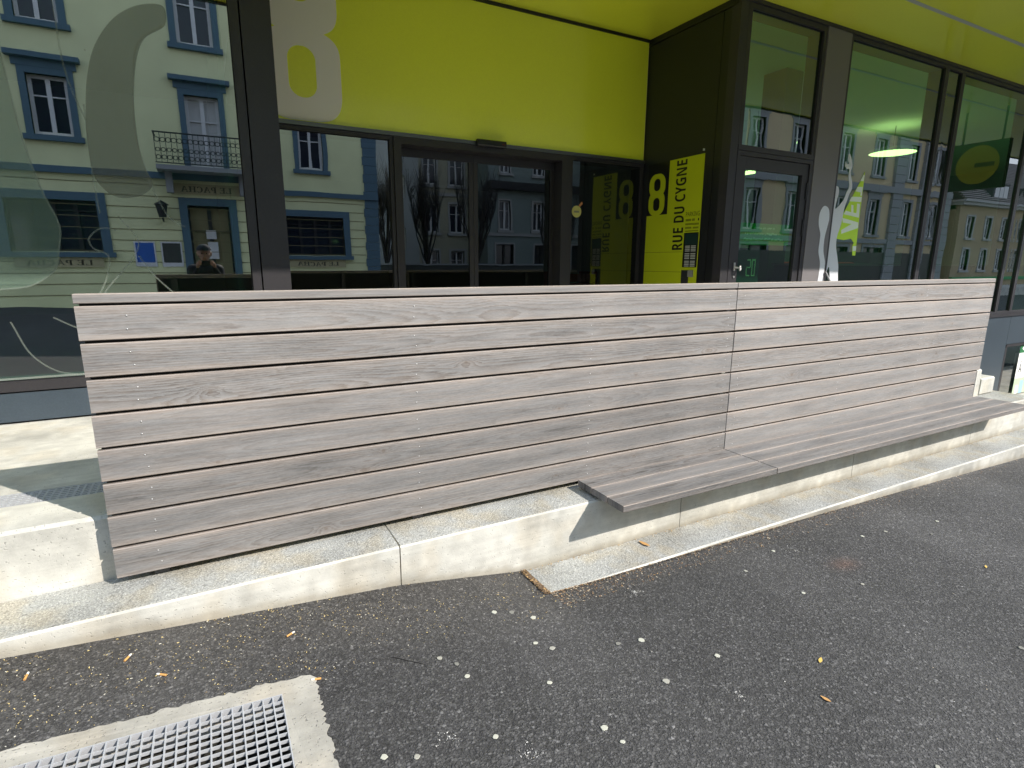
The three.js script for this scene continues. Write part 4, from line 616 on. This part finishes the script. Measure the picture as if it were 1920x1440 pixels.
{
  const Z = 16, ys = wallM(0.80, 0.81, 0.46, 3), wins = [];
  for (const x of [-11.1, -7.04, 1.0]) wins.push({ x, w: 1.0, y0: 3.95, y1: 5.68, hood: true });
  wins.push({ x: -2.92, w: 1.0, y0: 3.30, y1: 5.60, hood: true, blind: true });
  for (const x of [-11.1, -7.04, -2.92, 1.0]) wins.push({ x, w: 1.05, y0: 7.15, y1: 9.0, sur: 0.2 });
  for (const x of [-11.3, -7.4, 1.02]) wins.push({ x, w: 2.35, y0: 0.45, y1: 2.05, dark: true, mull: 3, cross: [0.8], sur: 0.26 });
  wins.push({ x: -3.02, w: 1.3, y0: GY + 0.2, y1: 2.05, dark: true, mull: 0, cross: [0.75], sur: 0.24, door: true });
  const t = house({ name: 'yellow_house', label: 'yellow plastered house with blue grey window surrounds and a small iron balcony across the street', x0: -14, x1: 3.72, y1: 10.2, zf: Z, wall: ys, trim: blueStone, wins, bands: [[2.86, 3.06, 0.12], [9.7, 10.0, 0.1]], roof: 3.4 });
  // grooved ground-floor plaster, corner stones
  const gr = []; for (let y = GY + 0.5; y < 2.8; y += 0.36) gr.push(bx(-14, 3.1, y, y + 0.022, Z - 0.012, Z - 0.002)); obj('plaster_groove', gr, std(lin(0.2, 0.17, 0.08), 0.9), t).userData.kind = 'stuff';
  for (let y = GY, i = 0; y < 10; y += 0.36, i++) obj('quoin', bx(i % 2 ? 3.16 : 3.12, 3.745, y + 0.006, y + 0.354, Z - 0.05, Z - 0.001), blueStone, t);
  const bl = obj('balcony', [bx(-4.4, -1.6, 3.06, 3.20, Z - 0.95, Z - 0.13), bx(-4.2, -4.0, 2.4, 3.059, Z - 0.5, Z - 0.13), bx(-2.0, -1.8, 2.4, 3.059, Z - 0.5, Z - 0.13)], greyStone, t);
  const rl = [bx(-4.4, -1.6, 4.16, 4.20, Z - 0.95, Z - 0.91), bx(-4.4, -4.36, 4.16, 4.20, Z - 0.91, Z - 0.13), bx(-1.64, -1.6, 4.16, 4.20, Z - 0.91, Z - 0.13), bx(-4.4, -1.6, 3.24, 3.27, Z - 0.95, Z - 0.92)];
  for (let x = -4.38; x < -1.6; x += 0.155) { rl.push(bx(x, x + 0.018, 3.27, 4.16, Z - 0.94, Z - 0.922)); for (const [yy, rr] of [[3.95, 0.07], [3.65, 0.06], [3.42, 0.065]]) { const q = new THREE.TorusGeometry(rr, 0.011, 4, 10); q.translate(x + 0.085, yy, Z - 0.93); rl.push(q.toNonIndexed()); } }
  obj('railing', rl, iron, bl);
  const sign = (txt, x, y, w, h, nm) => { const cv = document.createElement('canvas'); cv.width = 512; cv.height = 96; const k = cv.getContext('2d'); k.fillStyle = '#b9b089'; k.fillRect(0, 0, 512, 96); k.fillStyle = '#3a3220'; k.font = 'bold 74px serif'; k.textAlign = 'center'; k.textBaseline = 'middle'; k.fillText(txt, 256, 50); const q = new THREE.CanvasTexture(cv); q.colorSpace = THREE.SRGBColorSpace; const p = new THREE.PlaneGeometry(w, h); p.rotateY(Math.PI); p.translate(x, y, Z - 0.06); tag(obj('house_sign', p, std(lin(1, 1, 1), 0.8, 0, { map: q })), nm, 'sign'); };
  sign('LE PACHA', -3.02, 2.58, 2.1, 0.34, 'sign reading LE PACHA over the door of the yellow house'); sign('LE PACHA', 1.02, 0.10, 2.3, 0.30, 'sign reading LE PACHA under the right ground-floor window of the yellow house'); sign('LE PACHA', -7.4, 0.10, 2.3, 0.30, 'sign reading LE PACHA under the left ground-floor window of the yellow house');
  const po = (x, c, l) => { const q = thing('wall_poster', l, 'poster', [x, 0.4, Z - 0.03]); obj('paper', bx(x - 0.31, x + 0.31, -0.02, 0.82, Z - 0.03, Z - 0.013), whiteFrame, q); obj('picture', bx(x - 0.26, x + 0.26, 0.12, 0.77, Z - 0.036, Z - 0.031), c, q); };
  po(-5.05, std(lin(0.03, 0.12, 0.45), 0.6), 'blue framed poster on the yellow house wall, left of the dark one'); po(-4.28, std(lin(0.05, 0.05, 0.045), 0.6), 'dark framed poster on the yellow house wall, beside the door');
  const la = thing('wall_lantern', 'black wall lantern beside the door of the yellow house', 'lamp', [-4.41, 1.8, Z - 0.3]);
  obj('lantern', [new THREE.CylinderGeometry(0.20, 0.12, 0.4, 6).translate(-4.41, 1.8, Z - 0.32).toNonIndexed(), new THREE.ConeGeometry(0.25, 0.16, 6).translate(-4.41, 2.08, Z - 0.32).toNonIndexed()], iron, la); obj('arm', rod([-4.41, 1.56, Z - 0.32], [-4.41, 1.5, Z - 0.02], 0.03), iron, la);
  obj('door_notice', [bx(-3.18, -2.86, 0.95, 1.25, Z + 0.12, Z + 0.14), bx(-3.16, -2.84, 0.25, 0.85, Z + 0.12, Z + 0.14)], whiteFrame, t);
}
const grid = (xs, ys, w, h, more = {}) => { const o = []; for (const y of ys) for (const x of xs) o.push({ x, w, y0: y, y1: y + h, ...more }); return o; };
house({ name: 'white_house', label: 'plain white rendered house set back behind bare trees', x0: 3.6, x1: 9.2, y1: 11, zf: 26, wall: wallM(0.45, 0.48, 0.47, 5), trim: greyStone, wins: grid([5.6, 7.9], [1.0, 4.2, 7.2], 0.9, 1.4, { sur: 0 }), roof: 2.5 });
house({ name: 'beige_house', label: 'beige four-storey house with dark windows behind bare trees', x0: 9.3, x1: 13.6, y1: 12, zf: 27, wall: wallM(0.42, 0.40, 0.29, 6), trim: paleStone, wins: grid([10.4, 12.3], [-0.9, 2.2, 5.3, 8.3], 1.0, 1.9, { sur: 0.14 }), bands: [[4.6, 4.8, 0.1], [7.9, 8.1, 0.1]], roof: 2.5 });
{
  const t = house({ name: 'grey_house', label: 'pale grey house with an iron balcony and paired windows across the street', x0: 13.7, x1: 27, y1: 11.6, zf: 25, wall: wallM(0.25, 0.30, 0.28, 8), trim: paleStone, wins: [...grid([15, 17.6, 19.2, 21.8, 24, 25.6], [2.4, 6.1, 9.0], 0.8, 1.9, { sur: 0.12 }), ...grid([15, 18, 21, 24.4], [GY + 0.3], 1.3, 2.6, { dark: true, sur: 0.12 })], bands: [[5.0, 5.5, 0.5, iron], [2.0, 2.2, 0.1]], roof: 2.5 });
}
{
  const wins = [...grid([25, 28.6, 33.4, 37], [2.2, 6.0], 1.1, 2.3, { sur: 0.22, hood: true }), ...grid([25, 28.6, 33.4, 37], [9.2], 1.1, 1.2, { sur: 0.15 }), ...grid([25.5, 29.5, 33.5, 37.5], [GY + 0.2], 2.2, 2.6, { dark: true, sur: 0.2 })];
  const t = house({ name: 'sandstone_house', label: 'sandstone corner building with grey stone pilasters and hooded windows', x0: 22.6, x1: 46.5, y1: 11.2, zf: 16.4, wall: wallM(0.64, 0.52, 0.31, 9), trim: greyStone, wins: [...wins, ...grid([41, 44.5], [2.2, 6.0], 1.0, 2.3, { sur: 0.2 })], bands: [[5.0, 5.4, 0.25], [1.6, 1.9, 0.15], [8.8, 9.0, 0.2], [GY, 1.0, 0.1, std(lin(0.03, 0.032, 0.03), 0.5)]], depth: 12 });
  for (const x of [23.2, 31, 39.4, 42.8, 45.9]) for (let y = GY; y < 11; y += 0.55) obj('pilaster_stone', bx(x - 0.6, x + 0.6, y + 0.015, y + 0.535, 16.2, 16.399), greyStone, t);
}
{
  const t = house({ name: 'tiled_house', label: 'brown rendered house with a tall tiled roof at the far end of the street', x0: 48, x1: 80, y1: 4.7, zf: 16.2, wall: wallM(0.42, 0.33, 0.20, 10), trim: paleStone, wins: [...grid([49.8, 52.6, 55.4, 58.2, 61, 64, 67], [-0.2, 2.3], 1.0, 1.6, { sur: 0.14 })], bands: [[-1.0, -0.75, 0.15, std(lin(0.02, 0.30, 0.09), 0.6)]] });
  const tiles = []; for (let i = 0; i < 26; i++) { const y = 5.07 + i * 0.17, z = 15.75 + i * 0.155; tiles.push(bx(47.8, 80.2, y, y + 0.07, z, z + 0.2)); }
  obj('roof', tiles, std(lin(0.34, 0.30, 0.30), 0.6), t); obj('roof_base', prismX([[15.8, 5.06], [20.2, 9.4], [25, 5.06]], 47.9, 80), std(lin(0.06, 0.05, 0.05), 0.8), t);
  for (const x of [53.6, 60, 66]) { const d = obj('dormer', [bx(x - 1.3, x + 1.3, 5.3, 6.6, 16.1, 18.2)], std(lin(0.05, 0.05, 0.055), 0.7), t); const fr = []; for (let k = 0; k < 3; k++) fr.push(bx(x - 1.1 + k * 0.75, x - 0.45 + k * 0.75, 5.5, 6.4, 16.05, 16.09)); obj('dormer_window', fr, whiteFrame, d); }
}
house({ name: 'left_house', label: 'grey house left of the yellow house, outside the mirrored view', x0: -40, x1: -14.4, y1: 10.5, zf: 16.2, wall: wallM(0.45, 0.44, 0.40, 12), trim: greyStone, wins: grid([-37, -33, -29, -25, -21, -17], [0.3, 3.6, 6.9], 1.0, 1.8), roof: 3 });

// bare trees in the gap
function bareTree(x, z, h, seed, label, wide) {
  const t = thing('bare_tree', label, 'tree', [x, GY, z], 'bare street trees'); const R = rng(seed), limbs = [], twigs = [];
  obj('trunk', [rod([x, GY, z], [x + 0.05, GY + h * 0.22, z], 0.2, 0.15, 9)], std(lin(0.05, 0.045, 0.04), 0.9), t);
  for (let i = 0; i < 16; i++) { const a = R() * 6.283, r = (0.15 + 0.95 * R()) * wide, y0 = GY + h * (0.16 + 0.16 * R()), m = [x + Math.cos(a) * r * 0.7, y0 + h * (0.22 + 0.1 * R()), z + Math.sin(a) * r * 0.7], e = [x + Math.cos(a) * r + (R() - 0.5) * 0.5, GY + h * (0.55 + 0.42 * R()), z + Math.sin(a) * r]; limbs.push(rod([x, y0, z], m, 0.055, 0.035, 5), rod(m, e, 0.035, 0.012, 5));
    for (let k = 0; k < 60; k++) { const f = R(), p = [mix(m[0], e[0], f), mix(m[1], e[1], f), mix(m[2], e[2], f)], b = R() * 6.283, l = 0.5 + R() * 1.0; twigs.push(rod(p, [p[0] + Math.cos(b) * l * 0.3, p[1] + l, p[2] + Math.sin(b) * l * 0.3], 0.012, 0.004, 3)); } }
  obj('limb', limbs, std(lin(0.05, 0.045, 0.04), 0.9), t); obj('crown', twigs, std(lin(0.06, 0.055, 0.05), 0.9), t).userData.kind = 'stuff';
}
bareTree(4.9, 19, 7.2, 4, 'bare slender tree right beside the yellow house', 0.8); bareTree(7.6, 20, 6.6, 5, 'bare tree in front of the white house', 1.1); bareTree(10.6, 20, 7.0, 6, 'bare dense tree in front of the beige house', 1.3); bareTree(15.5, 19.5, 5.6, 7, 'low bare tree in front of the grey house', 1.4);
{ const w = thing('garden_wall', 'low dark wall between the bare trees', 'wall', [9, GY, 18.2]); obj('wall', [bx(3.9, 14, GY, GY + 1.5, 18.2, 18.45)], std(lin(0.06, 0.065, 0.06), 0.9), w); obj('coping', bx(3.85, 14.05, GY + 1.501, GY + 1.58, 18.15, 18.5), greyStone, w); }

// ---------------------------------------------------------------- the person with the phone, mirrored in the left pane
{
  const px = -3.30, pz = 3.26, gy = groundY(px, pz);
  const p = thing('person', 'person in dark jacket and cap holding up a phone, mirrored in the left pane', 'person', [px, gy, pz]);
  function field(bones, c, half, res, k) {
    const mc = new MarchingCubes(res, new THREE.MeshBasicMaterial(), false, false, 120000); mc.isolation = 0;
    const H = res / 2, B = bones.map(([a, b, r0, r1]) => ({ a, d: [b[0] - a[0], b[1] - a[1], b[2] - a[2]], r0, r1 })); for (const b of B) b.l2 = b.d[0] ** 2 + b.d[1] ** 2 + b.d[2] ** 2 || 1e-9;
    for (let z = 0; z < res; z++) for (let y = 0; y < res; y++) for (let x = 0; x < res; x++) {
      const X = c[0] + (x - H) / H * half, Y = c[1] + (y - H) / H * half, Z = c[2] + (z - H) / H * half; let s = 0;
      for (const b of B) { const ex = X - b.a[0], ey = Y - b.a[1], ez = Z - b.a[2]; const t = clamp((ex * b.d[0] + ey * b.d[1] + ez * b.d[2]) / b.l2), d = Math.hypot(ex - t * b.d[0], ey - t * b.d[1], ez - t * b.d[2]) - mix(b.r0, b.r1, t); s += Math.exp(-d / k); }
      mc.field[x + y * res + z * res * res] = k * Math.log(Math.max(s, 1e-30));
    }
    mc.update(); const n = mc.count, g = new THREE.BufferGeometry(), pos = mc.positionArray.slice(0, n * 3);
    for (let i = 0; i < pos.length; i += 3) { pos[i] = pos[i] * half + c[0]; pos[i + 1] = pos[i + 1] * half + c[1]; pos[i + 2] = pos[i + 2] * half + c[2]; }
    g.setAttribute('position', new THREE.BufferAttribute(pos, 3)); g.computeVertexNormals(); return g;
  }
  // local frame: x right in the world, facing -z; joints relative to the feet
  const J = (x, y, z) => [px + x, gy + y, pz + z];
  const hands = [[-1, J(-0.075, 1.52, -0.40)], [1, J(0.095, 1.52, -0.40)]];
  const body = [[J(0, 0.98, 0), J(0, 1.18, 0.01), 0.135, 0.13], [J(-0.06, 1.2, 0.01), J(-0.07, 1.36, 0.01), 0.12, 0.115], [J(0.06, 1.2, 0.01), J(0.07, 1.36, 0.01), 0.12, 0.115], [J(-0.17, 1.43, 0.01), J(0.17, 1.43, 0.01), 0.075, 0.075], [J(0, 1.42, 0.02), J(0, 1.54, 0.0), 0.062, 0.056],
    [J(-0.19, 1.41, 0), J(-0.24, 1.17, -0.10), 0.062, 0.05], [J(-0.24, 1.17, -0.10), J(-0.10, 1.46, -0.36), 0.048, 0.032], [J(0.19, 1.41, 0), J(0.25, 1.18, -0.10), 0.062, 0.05], [J(0.25, 1.18, -0.10), J(0.12, 1.46, -0.36), 0.048, 0.032],
    [J(-0.09, 0.95, 0), J(-0.11, 0.50, -0.02), 0.095, 0.066], [J(-0.11, 0.50, -0.02), J(-0.12, 0.09, 0.02), 0.062, 0.045], [J(0.09, 0.95, 0), J(0.11, 0.50, -0.02), 0.095, 0.066], [J(0.11, 0.50, -0.02), J(0.12, 0.09, 0.02), 0.062, 0.045], [J(-0.12, 0.05, 0.03), J(-0.13, 0.04, -0.17), 0.045, 0.035], [J(0.12, 0.05, 0.03), J(0.13, 0.04, -0.17), 0.045, 0.035]];
  obj('body', field(body, J(0, 0.9, -0.08), 0.98, 110, 0.022), std(lin(0.012, 0.012, 0.014), 0.7), p);
  const skin = std(lin(0.42, 0.25, 0.17), 0.55);
  const head = [[J(0, 1.66, 0.01), J(0, 1.72, 0.02), 0.088, 0.092], [J(0, 1.60, -0.03), J(0, 1.63, -0.02), 0.055, 0.07], [J(0, 1.665, -0.085), J(0, 1.645, -0.105), 0.012, 0.016], [J(-0.02, 1.61, -0.082), J(0.02, 1.61, -0.082), 0.009, 0.009], [J(-0.09, 1.65, 0.01), J(-0.094, 1.68, 0.015), 0.014, 0.018], [J(0.09, 1.65, 0.01), J(0.094, 1.68, 0.015), 0.014, 0.018], [J(-0.035, 1.695, -0.075), J(-0.02, 1.697, -0.08), 0.012, 0.012], [J(0.035, 1.695, -0.075), J(0.02, 1.697, -0.08), 0.012, 0.012]];
  const hd = obj('head', field(head, J(0, 1.66, -0.01), 0.17, 80, 0.008), skin, p);
  obj('eye', [new THREE.SphereGeometry(0.011, 10, 8).translate(...J(-0.033, 1.675, -0.083)).toNonIndexed(), new THREE.SphereGeometry(0.011, 10, 8).translate(...J(0.033, 1.675, -0.083)).toNonIndexed()], std(lin(0.06, 0.05, 0.04), 0.2), hd);
  const cap = new THREE.SphereGeometry(0.108, 24, 12, 0, Math.PI * 2, 0, 1.45); cap.translate(...J(0, 1.715, 0.018)); const brim = new THREE.CylinderGeometry(0.095, 0.1, 0.01, 24); brim.scale(0.9, 1, 1.0); brim.translate(...J(0, 1.725, -0.075));
  obj('cap', [cap, brim], std(lin(0.03, 0.035, 0.045), 0.8), p);
  for (const [s, w] of hands) { // palm behind the phone, four fingers curled round its edge, a thumb in front
    const b = [[[w[0] + s * 0.03, w[1] - 0.05, w[2] + 0.03], [w[0] + s * 0.018, w[1] - 0.005, w[2]], 0.024, 0.026]]; for (let i = 0; i < 4; i++) { const y = w[1] - 0.02 + i * 0.017, L = [0.8, 0.95, 1, 0.9][i]; b.push([[w[0] + s * 0.015, y, w[2] - 0.012], [w[0] + s * 0.005, y + 0.004, w[2] - 0.045 * L], 0.009, 0.0085], [[w[0] + s * 0.005, y + 0.004, w[2] - 0.045 * L], [w[0] - s * 0.022 * L, y + 0.006, w[2] - 0.050 * L], 0.0085, 0.0075]); }
    b.push([[w[0] + s * 0.012, w[1] - 0.03, w[2] + 0.01], [w[0] - s * 0.012, w[1] - 0.01, w[2] + 0.004], 0.012, 0.010], [[w[0] - s * 0.012, w[1] - 0.01, w[2] + 0.004], [w[0] - s * 0.022, w[1] + 0.012, w[2] - 0.002], 0.010, 0.008]);
    obj('hand', field(b, [w[0], w[1] - 0.005, w[2] - 0.01], 0.105, 64, 0.004), skin, p);
  }
  tag(obj('phone', prismX(chamfer(pz - 0.43, pz - 0.421, gy + 1.49, gy + 1.565, 0.003), px - 0.07, px + 0.08), cladDark), 'dark phone held level in both hands by the person', 'phone');
}
renderer.render(scene, camera);
